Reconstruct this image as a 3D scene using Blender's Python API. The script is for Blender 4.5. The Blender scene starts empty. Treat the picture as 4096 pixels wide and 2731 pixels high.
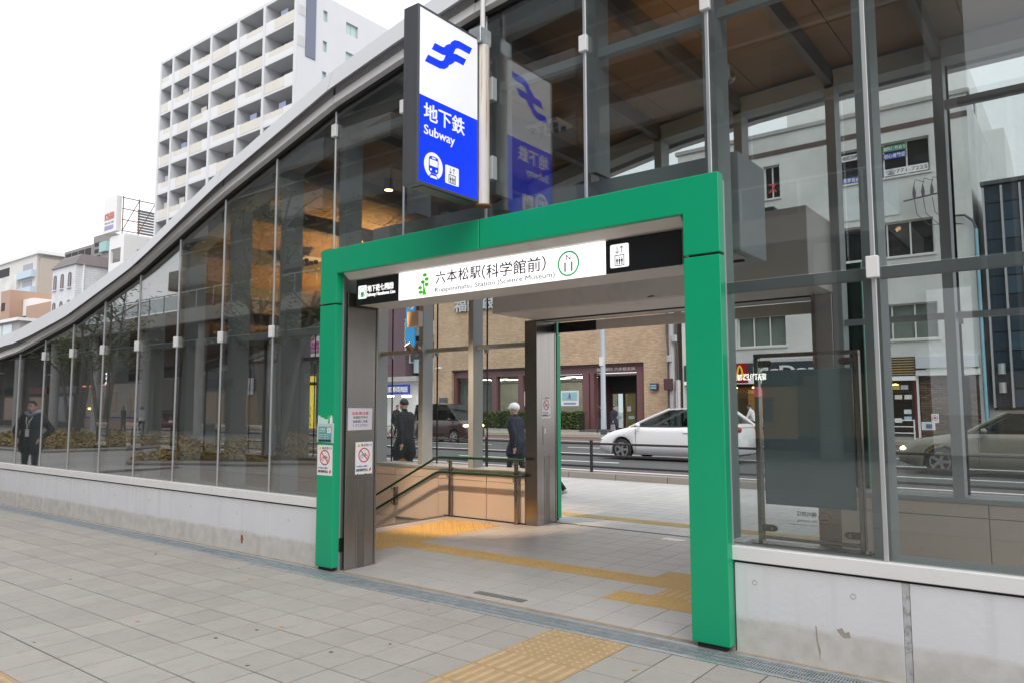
import bpy, bmesh, math, random
from mathutils import Vector, Matrix
random.seed(7)
SC = bpy.context.scene
COL = SC.collection
R = math.radians
# ------------------------------------------------------------------ camera
cam_d = bpy.data.cameras.new('camera'); cam = bpy.data.objects.new('camera', cam_d); COL.objects.link(cam)
YAW, PIT, ROL = 0.6585, 0.0883, -0.0024
CAM = Vector((5.7713, -4.6617, 1.5323))
fw = Vector((-math.sin(YAW)*math.cos(PIT), math.cos(YAW)*math.cos(PIT), math.sin(PIT)))
rt = Vector((math.cos(YAW), math.sin(YAW), 0)); up = rt.cross(fw)
r2 = rt*math.cos(ROL)+up*math.sin(ROL); u2 = -rt*math.sin(ROL)+up*math.cos(ROL)
mw = Matrix((r2, u2, -fw)).transposed().to_4x4(); mw.translation = CAM
cam.matrix_world = mw
cam_d.sensor_width = 36; cam_d.lens = 36*3001.86/4096; cam_d.clip_start = .05; cam_d.clip_end = 2000
SC.camera = cam
# ------------------------------------------------------------------ sky, sun, exposure
W = bpy.data.worlds.new('World'); SC.world = W; W.use_nodes = True
nt = W.node_tree; bg = nt.nodes['Background']
sky = nt.nodes.new('ShaderNodeTexSky'); sky.sky_type = 'NISHITA'; sky.sun_disc = False
SUN_EL, SUN_AZ = 50, 138
sky.sun_elevation = R(SUN_EL); sky.sun_rotation = R(SUN_AZ); sky.air_density = 1.0; sky.dust_density = 4.0
hs = nt.nodes.new('ShaderNodeHueSaturation'); hs.inputs['Saturation'].default_value = .10
nz = nt.nodes.new('ShaderNodeTexNoise'); nz.inputs['Scale'].default_value = 2.6; nz.inputs['Detail'].default_value = 5
cr = nt.nodes.new('ShaderNodeMapRange'); cr.inputs[1].default_value = .3; cr.inputs[2].default_value = .75; cr.inputs[3].default_value = .82; cr.inputs[4].default_value = 1.12
mx = nt.nodes.new('ShaderNodeMixRGB'); mx.blend_type = 'MULTIPLY'; mx.inputs[0].default_value = 1
ov = nt.nodes.new('ShaderNodeMixRGB'); ov.inputs[0].default_value = .62; ov.inputs[2].default_value = (14.5, 14.9, 15.6, 1)   # the cloud deck
nt.links.new(sky.outputs[0], hs.inputs['Color']); nt.links.new(hs.outputs[0], ov.inputs[1]); nt.links.new(ov.outputs[0], mx.inputs[1])
nt.links.new(nz.outputs['Fac'], cr.inputs[0]); nt.links.new(cr.outputs[0], mx.inputs[2])
nt.links.new(mx.outputs[0], bg.inputs['Color']); bg.inputs['Strength'].default_value = .13
sd = bpy.data.lights.new('sun', 'SUN'); so = bpy.data.objects.new('sun', sd); COL.objects.link(so)
sd.energy = 1.3; sd.angle = R(40); sd.color = (1, .955, .90)
az = R(SUN_AZ); sdir = Vector((math.sin(az)*math.cos(R(SUN_EL)), math.cos(az)*math.cos(R(SUN_EL)), math.sin(R(SUN_EL))))
so.rotation_euler = sdir.to_track_quat('Z', 'Y').to_euler()
SC.view_settings.view_transform = 'Standard'; SC.view_settings.look = 'None'; SC.view_settings.gamma = 1
SC.view_settings.exposure = 0.06
SC.render.engine = 'CYCLES'
cy = SC.cycles
cy.use_denoising = True; cy.max_bounces = 8; cy.diffuse_bounces = 3; cy.glossy_bounces = 3; cy.transparent_max_bounces = 24
cy.transmission_bounces = 4; cy.caustics_reflective = False; cy.caustics_refractive = False; cy.sample_clamp_indirect = 6
# ------------------------------------------------------------------ materials
def _n(t, k, **kw):
    n = t.nodes.new(k)
    for a, b in kw.items(): setattr(n, a, b)
    return n
MATS = {}
def mat(name, col, rough=.5, metal=0, var=0., vs=3., bump=0., bs=60., spec=.5, em=None, es=0., stretch=None, dirt=None, dscale=1.5, damt=.5, cell=None, coat=0.):
    """Principled with noise variation: var = brightness swing, cell=(size,ox,oy,amount) gives each paving cell a tone"""
    if name in MATS: return MATS[name]
    m = bpy.data.materials.new(name); m.use_nodes = True; t = m.node_tree; b = t.nodes['Principled BSDF']
    b.inputs['Base Color'].default_value = (*col, 1); b.inputs['Roughness'].default_value = rough; b.inputs['Metallic'].default_value = metal
    b.inputs['Specular IOR Level'].default_value = spec; b.inputs['Coat Weight'].default_value = coat
    ge = _n(t, 'ShaderNodeNewGeometry'); src = ge.outputs['Position']
    if stretch:
        mp = _n(t, 'ShaderNodeMapping'); mp.inputs['Scale'].default_value = stretch; t.links.new(src, mp.inputs[0]); src = mp.outputs[0]
    out = None
    def mul(a, fac_sock, lo, hi):
        mr = _n(t, 'ShaderNodeMapRange'); mr.inputs[3].default_value = lo; mr.inputs[4].default_value = hi; t.links.new(fac_sock, mr.inputs[0])
        x = _n(t, 'ShaderNodeMixRGB', blend_type='MULTIPLY'); x.inputs[0].default_value = 1
        if a is None: x.inputs[1].default_value = (*col, 1)
        else: t.links.new(a, x.inputs[1])
        t.links.new(mr.outputs[0], x.inputs[2]); return x.outputs[0]
    if var:
        n1 = _n(t, 'ShaderNodeTexNoise'); n1.inputs['Scale'].default_value = vs; n1.inputs['Detail'].default_value = 6; n1.inputs['Roughness'].default_value = .6
        t.links.new(src, n1.inputs[0]); out = mul(out, n1.outputs['Fac'], 1-var*1.6, 1+var*1.6)
    if cell:
        s, ox, oy, amt = cell
        sp = _n(t, 'ShaderNodeVectorMath', operation='SUBTRACT'); sp.inputs[1].default_value = (ox, oy, 0)
        sc_ = _n(t, 'ShaderNodeVectorMath', operation='SCALE'); sc_.inputs['Scale'].default_value = 1/s
        fl = _n(t, 'ShaderNodeVectorMath', operation='FLOOR'); mk = _n(t, 'ShaderNodeVectorMath', operation='MULTIPLY'); mk.inputs[1].default_value = (1, 1, 0)
        wn = _n(t, 'ShaderNodeTexWhiteNoise')
        t.links.new(ge.outputs['Position'], sp.inputs[0]); t.links.new(sp.outputs[0], sc_.inputs[0]); t.links.new(sc_.outputs[0], fl.inputs[0]); t.links.new(fl.outputs[0], mk.inputs[0]); t.links.new(mk.outputs[0], wn.inputs[0])
        out = mul(out, wn.outputs['Value'], 1-amt, 1+amt)
    if dirt:
        n2 = _n(t, 'ShaderNodeTexNoise'); n2.inputs['Scale'].default_value = dscale; n2.inputs['Detail'].default_value = 8; n2.inputs['Roughness'].default_value = .7
        t.links.new(src, n2.inputs[0])
        mr = _n(t, 'ShaderNodeMapRange'); mr.inputs[1].default_value = .5; mr.inputs[2].default_value = .72; mr.inputs[4].default_value = damt; t.links.new(n2.outputs['Fac'], mr.inputs[0])
        x = _n(t, 'ShaderNodeMixRGB'); t.links.new(mr.outputs[0], x.inputs[0])
        if out is None: x.inputs[1].default_value = (*col, 1)
        else: t.links.new(out, x.inputs[1])
        x.inputs[2].default_value = (*dirt, 1); out = x.outputs[0]
    if out is not None: t.links.new(out, b.inputs['Base Color'])
    if bump:
        n3 = _n(t, 'ShaderNodeTexNoise'); n3.inputs['Scale'].default_value = bs; n3.inputs['Detail'].default_value = 4
        t.links.new(src, n3.inputs[0]); bp = _n(t, 'ShaderNodeBump'); bp.inputs['Strength'].default_value = bump; bp.inputs['Distance'].default_value = .01
        t.links.new(n3.outputs['Fac'], bp.inputs['Height']); t.links.new(bp.outputs[0], b.inputs['Normal'])
    if em: b.inputs['Emission Color'].default_value = (*em, 1); b.inputs['Emission Strength'].default_value = es
    MATS[name] = m; return m
def glass(name, tint, r0=.04, rough=0., pw=5.):
    m = bpy.data.materials.new(name); m.use_nodes = True; t = m.node_tree; t.nodes.remove(t.nodes['Principled BSDF'])
    o = t.nodes['Material Output']; lw = _n(t, 'ShaderNodeLayerWeight'); lw.inputs[0].default_value = .5
    p5 = _n(t, 'ShaderNodeMath', operation='POWER'); p5.inputs[1].default_value = pw; t.links.new(lw.outputs['Facing'], p5.inputs[0])
    ma = _n(t, 'ShaderNodeMath', operation='MULTIPLY_ADD'); ma.inputs[1].default_value = 1-r0; ma.inputs[2].default_value = r0; t.links.new(p5.outputs[0], ma.inputs[0])
    tr = _n(t, 'ShaderNodeBsdfTransparent'); tr.inputs[0].default_value = (*tint, 1); gl = _n(t, 'ShaderNodeBsdfGlossy'); gl.inputs['Roughness'].default_value = rough
    mxs = _n(t, 'ShaderNodeMixShader'); t.links.new(ma.outputs[0], mxs.inputs[0]); t.links.new(tr.outputs[0], mxs.inputs[1]); t.links.new(gl.outputs[0], mxs.inputs[2])
    t.links.new(mxs.outputs[0], o.inputs[0]); MATS[name] = m; return m
GLASS = glass('facade_glass', (.79, .815, .81), .068, 0., 2.2)
GLASSR = glass('rear_glass', (.95, .965, .96), .035, 0., 4.)
CARGLASS = glass('car_glass', (.30, .34, .34), .05)
WINGLASS = glass('window_glass', (.72, .76, .76), .05)
m_tile = mat('paving_stone', (.365, .340, .312), .85, var=.09, vs=1.1, bump=.35, bs=420, cell=(.3, 1.797, -.495, .06), dirt=(.25, .235, .215), dscale=7, damt=.35)
m_joint = mat('joint_sand', (.085, .08, .075), .95, var=.2, vs=8)
m_tilein = mat('porcelain_floor_tile', (.42, .405, .39), .38, var=.06, vs=2.5, bump=.10, bs=500, cell=(.3, 1.614, .11, .03), dirt=(.30, .285, .27), dscale=6, damt=.2)
m_tact_o = mat('weathered_tactile', (.49, .35, .195), .8, var=.14, vs=6, bump=.3, bs=300, dirt=(.33, .23, .12), dscale=8, damt=.45)
m_tact_i = mat('tactile_yellow', (.60, .40, .155), .5, var=.10, vs=5, bump=.1, bs=300, dirt=(.45, .28, .1), dscale=7, damt=.35)
m_galv = mat('galvanised_steel', (.50, .55, .58), .42, .6, var=.22, vs=14, dirt=(.2, .21, .21), dscale=6, damt=.5)
m_pit = mat('drain_pit', (.04, .042, .045), .9)
m_mortar = mat('cement_strip', (.30, .25, .20), .9, var=.25, vs=12, bump=.4, bs=90, dirt=(.12, .1, .085), dscale=5, damt=.7)
m_green = mat('green_panel', (.002, .36, .17), .30, bump=.06, bs=1.6, var=.03, vs=1.5, spec=.5, dirt=(.004, .30, .14), dscale=3, damt=.35)
m_white_al = mat('white_aluminium', (.76, .76, .76), .38, var=.05, vs=2, spec=.5, dirt=(.55, .54, .52), dscale=4, damt=.35)
m_fascia = mat('grey_roof_fascia', (.62, .63, .665), .42, var=.05, vs=1.5, dirt=(.5, .5, .53), dscale=3, damt=.3)
m_silver = mat('silver_trim', (.54, .55, .56), .35, .55, var=.06, vs=6)
m_steelpaint = mat('grey_painted_steel', (.37, .40, .41), .45, var=.06, vs=2.5, spec=.5, dirt=(.25, .26, .27), dscale=2.5, damt=.35)
m_stain = mat('brushed_stainless', (.36, .33, .305), .22, 1., var=.10, vs=7, bump=.03, bs=160, stretch=(6, 6, .25))
m_stain_d = mat('stainless_slot', (.22, .20, .18), .4, 1., var=.1, vs=10)
m_black = mat('black_acrylic', (.012, .013, .015), .22)
m_rubber = mat('black_gasket', (.02, .02, .02), .7)
m_dkgrey = mat('charcoal_casing', (.075, .082, .095), .4, var=.05, vs=3, dirt=(.1, .1, .105), dscale=5, damt=.4)
m_beigepanel = mat('beige_wall_panel', (.72, .61, .52), .45, var=.05, vs=2)
m_whitebox = mat('warm_white_steel', (.64, .59, .55), .5, var=.06, vs=1.5, dirt=(.36, .31, .28), dscale=2.3, damt=.35)
m_ceiling = mat('timber_ceiling', (.26, .165, .10), .6, var=.12, vs=2.5, stretch=(.5, 6, 6))
m_beam = mat('dark_steel_beam', (.13, .125, .12), .5, var=.06, vs=3)
m_rail = mat('green_handrail', (.006, .055, .03), .3, var=.06, vs=8)
m_asphalt = mat('asphalt', (.085, .088, .09), .9, var=.14, vs=.8, bump=.5, bs=60, dirt=(.06, .06, .062), dscale=.5, damt=.6)
m_redlane = mat('red_cycle_lane', (.20, .085, .085), .9, var=.15, vs=1.2)
m_linewhite = mat('road_paint_white', (.72, .72, .70), .7, var=.1, vs=4)
m_lineyel = mat('road_paint_yellow', (.62, .42, .08), .7, var=.1, vs=4)
m_kerb = mat('kerb_stone', (.36, .33, .29), .9, var=.12, vs=3, bump=.3, bs=80, dirt=(.22, .2, .17), dscale=3, damt=.5)
m_fence = mat('dark_brown_fence', (.035, .03, .028), .45, .3)
m_conc = mat('concrete', (.42, .41, .40), .85, var=.10, vs=1.2, bump=.2, bs=40, dirt=(.25, .24, .23), dscale=.8, damt=.4)
m_white = mat('white_paint', (.78, .78, .77), .5, var=.03, vs=3)
m_paper = mat('white_paper', (.80, .79, .80), .6)
m_blk = mat('black_print', (.02, .02, .022), .6)
m_redp = mat('red_print', (.62, .03, .05), .6)
m_bluep = mat('blue_print', (.02, .05, .38), .6)
m_yelp = mat('yellow_print', (.85, .62, .03), .6)
m_tealp = mat('teal_print', (.10, .36, .36), .5)
# paint over bare concrete: the paint stops along a ragged line
def plinth_mat():
    m = mat('painted_plinth', (.68, .69, .72), .75, var=.05, vs=2.2, bump=.12, bs=30)
    t = m.node_tree; b = t.nodes['Principled BSDF']; old = b.inputs['Base Color'].links[0].from_socket
    tc = _n(t, 'ShaderNodeTexCoord'); se = _n(t, 'ShaderNodeSeparateXYZ'); t.links.new(tc.outputs['Object'], se.inputs[0])
    nn = _n(t, 'ShaderNodeTexNoise'); nn.inputs['Scale'].default_value = 5; nn.inputs['Detail'].default_value = 8; nn.inputs['Roughness'].default_value = .72; t.links.new(tc.outputs['Object'], nn.inputs[0])
    a = _n(t, 'ShaderNodeMath', operation='MULTIPLY_ADD'); a.inputs[1].default_value = -.09; t.links.new(nn.outputs['Fac'], a.inputs[0]); t.links.new(se.outputs['Z'], a.inputs[2])
    mr = _n(t, 'ShaderNodeMapRange'); mr.inputs[1].default_value = .150; mr.inputs[2].default_value = .185; t.links.new(a.outputs[0], mr.inputs[0])
    n2 = _n(t, 'ShaderNodeTexNoise'); n2.inputs['Scale'].default_value = 9; n2.inputs['Detail'].default_value = 8; t.links.new(tc.outputs['Object'], n2.inputs[0])
    rp = _n(t, 'ShaderNodeValToRGB'); rp.color_ramp.elements[0].color = (.50, .485, .46, 1); rp.color_ramp.elements[1].color = (.61, .60, .58, 1); rp.color_ramp.elements[0].position = .3; rp.color_ramp.elements[1].position = .65
    t.links.new(n2.outputs['Fac'], rp.inputs[0])
    x = _n(t, 'ShaderNodeMixRGB'); t.links.new(mr.outputs[0], x.inputs[0]); t.links.new(rp.outputs[0], x.inputs[1]); t.links.new(old, x.inputs[2])
    # rain streaks, stretched downwards
    mp = _n(t, 'ShaderNodeMapping'); mp.inputs['Scale'].default_value = (9, 9, .55); t.links.new(tc.outputs['Object'], mp.inputs[0])
    n4 = _n(t, 'ShaderNodeTexNoise'); n4.inputs['Scale'].default_value = 1; n4.inputs['Detail'].default_value = 5; t.links.new(mp.outputs[0], n4.inputs[0])
    m4 = _n(t, 'ShaderNodeMapRange'); m4.inputs[1].default_value = .55; m4.inputs[2].default_value = .8; m4.inputs[4].default_value = .35; t.links.new(n4.outputs['Fac'], m4.inputs[0])
    y = _n(t, 'ShaderNodeMixRGB'); t.links.new(m4.outputs[0], y.inputs[0]); t.links.new(x.outputs[0], y.inputs[1]); y.inputs[2].default_value = (.45, .44, .43, 1)
    t.links.new(y.outputs[0], b.inputs['Base Color']); return m
m_plinth = plinth_mat()
def rust_mat():
    m = mat('rusted_white_paint', (.66, .62, .56), .6); t = m.node_tree; b = t.nodes['Principled BSDF']
    tc = _n(t, 'ShaderNodeTexCoord'); mp = _n(t, 'ShaderNodeMapping'); mp.inputs['Scale'].default_value = (45, 45, 1.5); t.links.new(tc.outputs['Object'], mp.inputs[0])
    n = _n(t, 'ShaderNodeTexNoise'); n.inputs['Scale'].default_value = 1; n.inputs['Detail'].default_value = 7; n.inputs['Roughness'].default_value = .65; t.links.new(mp.outputs[0], n.inputs[0])
    r = _n(t, 'ShaderNodeValToRGB'); e = r.color_ramp.elements; e[0].position = .55; e[0].color = (.70, .66, .60, 1); e[1].position = .78; e[1].color = (.10, .02, .008, 1)
    k = r.color_ramp.elements.new(.64); k.color = (.52, .30, .17, 1); t.links.new(n.outputs['Fac'], r.inputs[0]); t.links.new(r.outputs[0], b.inputs['Base Color']); return m
m_rust = rust_mat()
def perf_mat():
    m = mat('perforated_metal', (.5, .5, .5), .5); t = m.node_tree; b = t.nodes['Principled BSDF']
    tc = _n(t, 'ShaderNodeTexCoord'); v = _n(t, 'ShaderNodeTexVoronoi'); v.inputs['Scale'].default_value = 75; v.inputs['Randomness'].default_value = .15; t.links.new(tc.outputs['Object'], v.inputs[0])
    g = _n(t, 'ShaderNodeMath', operation='GREATER_THAN'); g.inputs[1].default_value = .4; t.links.new(v.outputs['Distance'], g.inputs[0])
    x = _n(t, 'ShaderNodeMixRGB'); x.inputs[1].default_value = (.03, .03, .03, 1); x.inputs[2].default_value = (.52, .52, .52, 1); t.links.new(g.outputs[0], x.inputs[0]); t.links.new(x.outputs[0], b.inputs['Base Color']); return m
m_perf = perf_mat()
def brick_mat(name, c1, c2, mortar, bw, bh, ms=.012, rough=.85, off=.5, bumpd=.004):
    m = mat(name, c1, rough); t = m.node_tree; b = t.nodes['Principled BSDF']
    tc = _n(t, 'ShaderNodeTexCoord'); se = _n(t, 'ShaderNodeSeparateXYZ'); t.links.new(tc.outputs['Object'], se.inputs[0])
    ad = _n(t, 'ShaderNodeMath', operation='ADD'); t.links.new(se.outputs['X'], ad.inputs[0]); t.links.new(se.outputs['Y'], ad.inputs[1])
    cb = _n(t, 'ShaderNodeCombineXYZ'); t.links.new(ad.outputs[0], cb.inputs[0]); t.links.new(se.outputs['Z'], cb.inputs[1])
    br = _n(t, 'ShaderNodeTexBrick'); br.offset = off; br.inputs['Scale'].default_value = 1; br.inputs['Brick Width'].default_value = bw; br.inputs['Row Height'].default_value = bh; br.inputs['Mortar Size'].default_value = ms
    br.inputs['Color1'].default_value = (*c1, 1); br.inputs['Color2'].default_value = (*c2, 1); br.inputs['Mortar'].default_value = (*mortar, 1); t.links.new(cb.outputs[0], br.inputs[0])
    n = _n(t, 'ShaderNodeTexNoise'); n.inputs['Scale'].default_value = .5; n.inputs['Detail'].default_value = 6; t.links.new(tc.outputs['Object'], n.inputs[0])
    mr = _n(t, 'ShaderNodeMapRange'); mr.inputs[3].default_value = .72; mr.inputs[4].default_value = 1.28; t.links.new(n.outputs['Fac'], mr.inputs[0])
    x = _n(t, 'ShaderNodeMixRGB', blend_type='MULTIPLY'); x.inputs[0].default_value = 1; t.links.new(br.outputs['Color'], x.inputs[1]); t.links.new(mr.outputs[0], x.inputs[2])
    t.links.new(x.outputs[0], b.inputs['Base Color'])
    bp = _n(t, 'ShaderNodeBump'); bp.invert = True; bp.inputs['Strength'].default_value = .6; bp.inputs['Distance'].default_value = bumpd; t.links.new(br.outputs['Fac'], bp.inputs['Height']); t.links.new(bp.outputs[0], b.inputs['Normal'])
    return m
# ------------------------------------------------------------------ mesh helpers
class MB:
    def __init__(s): s.v = []; s.f = []
    def box(s, x0, x1, y0, y1, z0, z1):
        k = len(s.v); s.v += [(x, y, z) for z in (z0, z1) for y in (y0, y1) for x in (x0, x1)]
        s.f += [tuple(k+i for i in q) for q in ((0, 2, 3, 1), (4, 5, 7, 6), (0, 1, 5, 4), (1, 3, 7, 5), (3, 2, 6, 7), (2, 0, 4, 6))]; return s
    def pts(s, vs, fs):
        k = len(s.v); s.v += [tuple(p) for p in vs]; s.f += [tuple(k+i for i in q) for q in fs]; return s
    def hexa(s, p):  # 8 points: bottom ring 0-3, top ring 4-7
        return s.pts(p, ((3, 2, 1, 0), (4, 5, 6, 7), (0, 1, 5, 4), (1, 2, 6, 5), (2, 3, 7, 6), (3, 0, 4, 7)))
    def ext(s, poly, plane, d0, d1):
        f = {'XZ': lambda a, b, d: (a, d, b), 'YZ': lambda a, b, d: (d, a, b), 'XY': lambda a, b, d: (a, b, d)}[plane]
        n = len(poly); k = len(s.v); s.v += [f(a, b, d0) for a, b in poly]+[f(a, b, d1) for a, b in poly]
        s.f += [tuple(range(k, k+n))[::-1], tuple(range(k+n, k+2*n))]+[(k+i, k+(i+1) % n, k+n+(i+1) % n, k+n+i) for i in range(n)]; return s
    def tube(s, path, r, n=10, cap=True):
        path = [Vector(p) for p in path]; rs = r if isinstance(r, (list, tuple)) else [r]*len(path); k = len(s.v)
        for i, p in enumerate(path):
            d = (path[min(i+1, len(path)-1)]-path[max(i-1, 0)]).normalized()
            a = d.cross(Vector((0, 0, 1)) if abs(d.z) < .95 else Vector((1, 0, 0))).normalized(); b = d.cross(a)
            for j in range(n):
                t = 2*math.pi*j/n; s.v.append(tuple(p+(a*math.cos(t)+b*math.sin(t))*rs[i]))
        for i in range(len(path)-1):
            for j in range(n): s.f.append((k+i*n+j, k+i*n+(j+1) % n, k+(i+1)*n+(j+1) % n, k+(i+1)*n+j))
        if cap: s.f += [tuple(range(k, k+n))[::-1], tuple(range(k+(len(path)-1)*n, k+len(path)*n))]
        return s
    def ell(s, c, r, nu=12, nv=8):
        k = len(s.v); c = Vector(c)
        for i in range(nv+1):
            ph = math.pi*i/nv
            for j in range(nu):
                th = 2*math.pi*j/nu; s.v.append((c.x+r[0]*math.sin(ph)*math.cos(th), c.y+r[1]*math.sin(ph)*math.sin(th), c.z+r[2]*math.cos(ph)))
        for i in range(nv):
            for j in range(nu): s.f.append((k+i*nu+j, k+(i+1)*nu+j, k+(i+1)*nu+(j+1) % nu, k+i*nu+(j+1) % nu))
        return s
    def mesh(s, name, m, bevel=0., smooth=False, seg=1):
        me = bpy.data.meshes.new(name); me.from_pydata(s.v, [], s.f); me.materials.append(m)
        bm = bmesh.new(); bm.from_mesh(me)
        if bevel: bmesh.ops.bevel(bm, geom=[e for e in bm.edges], offset=bevel, segments=seg, affect='EDGES', clamp_overlap=True)
        bmesh.ops.recalc_face_normals(bm, faces=bm.faces); bm.to_mesh(me); bm.free()
        if smooth:
            for p in me.polygons: p.use_smooth = True
            if smooth != 'all':
                try: me.set_sharp_from_angle(angle=R(40))
                except Exception: pass
        return me
    def build(s, name, m, parent=None, bevel=0., smooth=False, seg=1):
        return link(name, s.mesh(name, m, bevel, smooth, seg), parent)
def adopt(o, p):
    if p is not None:
        o.parent = p
        if p.type == 'EMPTY' and p.location.length > 0: o.matrix_parent_inverse = Matrix.Translation(-p.location)
def link(name, me, parent=None, loc=None):
    o = bpy.data.objects.new(name, me); COL.objects.link(o)
    if loc is not None: o.location = loc
    adopt(o, parent); return o
def tag(o, label=None, cat=None, group=None, kind=None):
    if label: o['label'] = label
    if cat: o['category'] = cat
    if group: o['group'] = group
    if kind: o['kind'] = kind
    return o
def thing(name, label, cat, loc=(0, 0, 0), group=None):
    o = bpy.data.objects.new(name, None); COL.objects.link(o); o.location = loc; o.empty_display_size = .1
    return tag(o, label, cat, group)
def box(name, x0, x1, y0, y1, z0, z1, m, parent=None, bevel=0.): return MB().box(x0, x1, y0, y1, z0, z1).build(name, m, parent, bevel)
def struct(o): o['kind'] = 'structure'; return o
def copy_tree(o, parent=None):
    c = o.copy(); COL.objects.link(c)
    if parent is not None: c.parent = parent; c.matrix_parent_inverse = o.matrix_parent_inverse.copy()
    for ch in list(o.children): copy_tree(ch, c)
    return c
TEXTQ = []
def text(body, loc, face, m, parent, w=None, h=None, name='lettering', ext=.0015, bold=0., roll=0., spacing=1.):
    """lettering fitted to w x h metres about loc; face: the side from which it reads"""
    cu = bpy.data.curves.new('t', 'FONT'); cu.body = body; cu.size = 1; cu.extrude = .01; cu.offset = bold; cu.space_character = spacing; cu.resolution_u = 3
    o = bpy.data.objects.new('t', cu); COL.objects.link(o); TEXTQ.append((o, name, loc, face, m, parent, w, h, ext, roll))
def flush_text():
    bpy.context.view_layer.update(); dg = bpy.context.evaluated_depsgraph_get()
    for o, name, loc, face, m, parent, w, h, ext, roll in TEXTQ:
        me = bpy.data.meshes.new_from_object(o.evaluated_get(dg)); me.name = name
        xs = [v.co.x for v in me.vertices]; ys = [v.co.y for v in me.vertices]
        if xs:
            bw, bh = max(xs)-min(xs), max(ys)-min(ys); sx = w/bw if w else h/bh; sy = h/bh if h else sx
            me.transform(Matrix.Translation((-(max(xs)+min(xs))/2, -(max(ys)+min(ys))/2, 0)))
            rz = {'-Y': 0, '+X': 90, '+Y': 180, '-X': -90}[face]
            me.transform(Matrix.Translation(loc) @ Matrix.Rotation(R(rz), 4, 'Z') @ Matrix.Rotation(R(90), 4, 'X') @ Matrix.Rotation(R(roll), 4, 'Z') @ Matrix.Diagonal((sx, sy, ext/.01, 1)))
        me.materials.clear(); me.materials.append(m); link(name, me, parent)
        cu = o.data; bpy.data.objects.remove(o); bpy.data.curves.remove(cu)
    TEXTQ.clear()
def disc(mb, c, r, face, d, n=28, r_in=0.):
    """flat disc or ring of thickness d standing on plane `face`"""
    U, N = {'-Y': (Vector((1, 0, 0)), Vector((0, -1, 0))), '+X': (Vector((0, 1, 0)), Vector((1, 0, 0))), '+Y': (Vector((-1, 0, 0)), Vector((0, 1, 0)))}[face]
    Z = Vector((0, 0, 1)); c = Vector(c); P = lambda q, t, h: c+(U*math.cos(t)+Z*math.sin(t))*q+N*h
    ts = [2*math.pi*i/n for i in range(n)]
    if r_in: mb.pts([P(r, t, 0) for t in ts]+[P(r, t, d) for t in ts]+[P(r_in, t, d) for t in ts]+[P(r_in, t, 0) for t in ts],
                    [(i+k*n, (i+1) % n+k*n, (i+1) % n+((k+1) % 4)*n, i+((k+1) % 4)*n) for k in range(4) for i in range(n)])
    else: mb.pts([P(r, t, 0) for t in ts]+[P(r, t, d) for t in ts], [tuple(range(n)), tuple(range(n, 2*n))]+[(i, (i+1) % n, n+(i+1) % n, n+i) for i in range(n)])
    return mb
def flat(mb, poly, c, face, d):
    """extrude a 2-D outline (u right, v up, about c) off the plane `face` by d"""
    U, N = {'-Y': (Vector((1, 0, 0)), Vector((0, -1, 0))), '+X': (Vector((0, 1, 0)), Vector((1, 0, 0))), '+Y': (Vector((-1, 0, 0)), Vector((0, 1, 0)))}[face]
    c = Vector(c); n = len(poly); f = [c+U*a+Vector((0, 0, b)) for a, b in poly]
    return mb.pts(f+[p+N*d for p in f], [tuple(range(n)), tuple(range(n, 2*n))]+[(i, (i+1) % n, n+(i+1) % n, n+i) for i in range(n)])
def stroke(mb, a, b, w, c, face, d):
    a, b = Vector(a), Vector(b); t = (b-a).normalized(); q = Vector((-t.y, t.x))*w/2
    return flat(mb, [tuple(a+q), tuple(b+q), tuple(b-q), tuple(a-q)], c, face, d)
def rrect(w, h, r, n=4):
    P = []
    for cx, cy_, a0 in ((w/2-r, h/2-r, 0), (-w/2+r, h/2-r, 90), (-w/2+r, -h/2+r, 180), (w/2-r, -h/2+r, 270)):
        P += [(cx+r*math.cos(R(a0+90*i/n)), cy_+r*math.sin(R(a0+90*i/n))) for i in range(n+1)]
    return P
def lerp(tab, x):
    if x <= tab[0][0]: return tab[0][1]
    for (a, b), (c, d) in zip(tab, tab[1:]):
        if x <= c: return b+(d-b)*(x-a)/(c-a)
    return tab[-1][1]
def pxy(p):  # where a point falls in the frame, 0..1
    d = Vector(p)-CAM; z = d.dot(fw)
    if z <= .05: return (9, 9, z)
    return (.5+3001.86*d.dot(r2)/z/4096, .5-3001.86*d.dot(u2)/z/2731, z)

# ================================================================== GROUND
struct(box('ground', -700, 700, -700, 700, -3.5, -3.2, m_conc))
GX, GY, TS, GAP = 1.7973, -.495, .3, .0046
plaza = MB().box(-115, 40, -24, -.24, -.2, -.012).build('plaza_pavement', brick_mat('far_paving', (.37, .355, .34), (.41, .395, .375), (.12, .115, .11), .3, .3, .006, off=0), None); struct(plaza)
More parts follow.
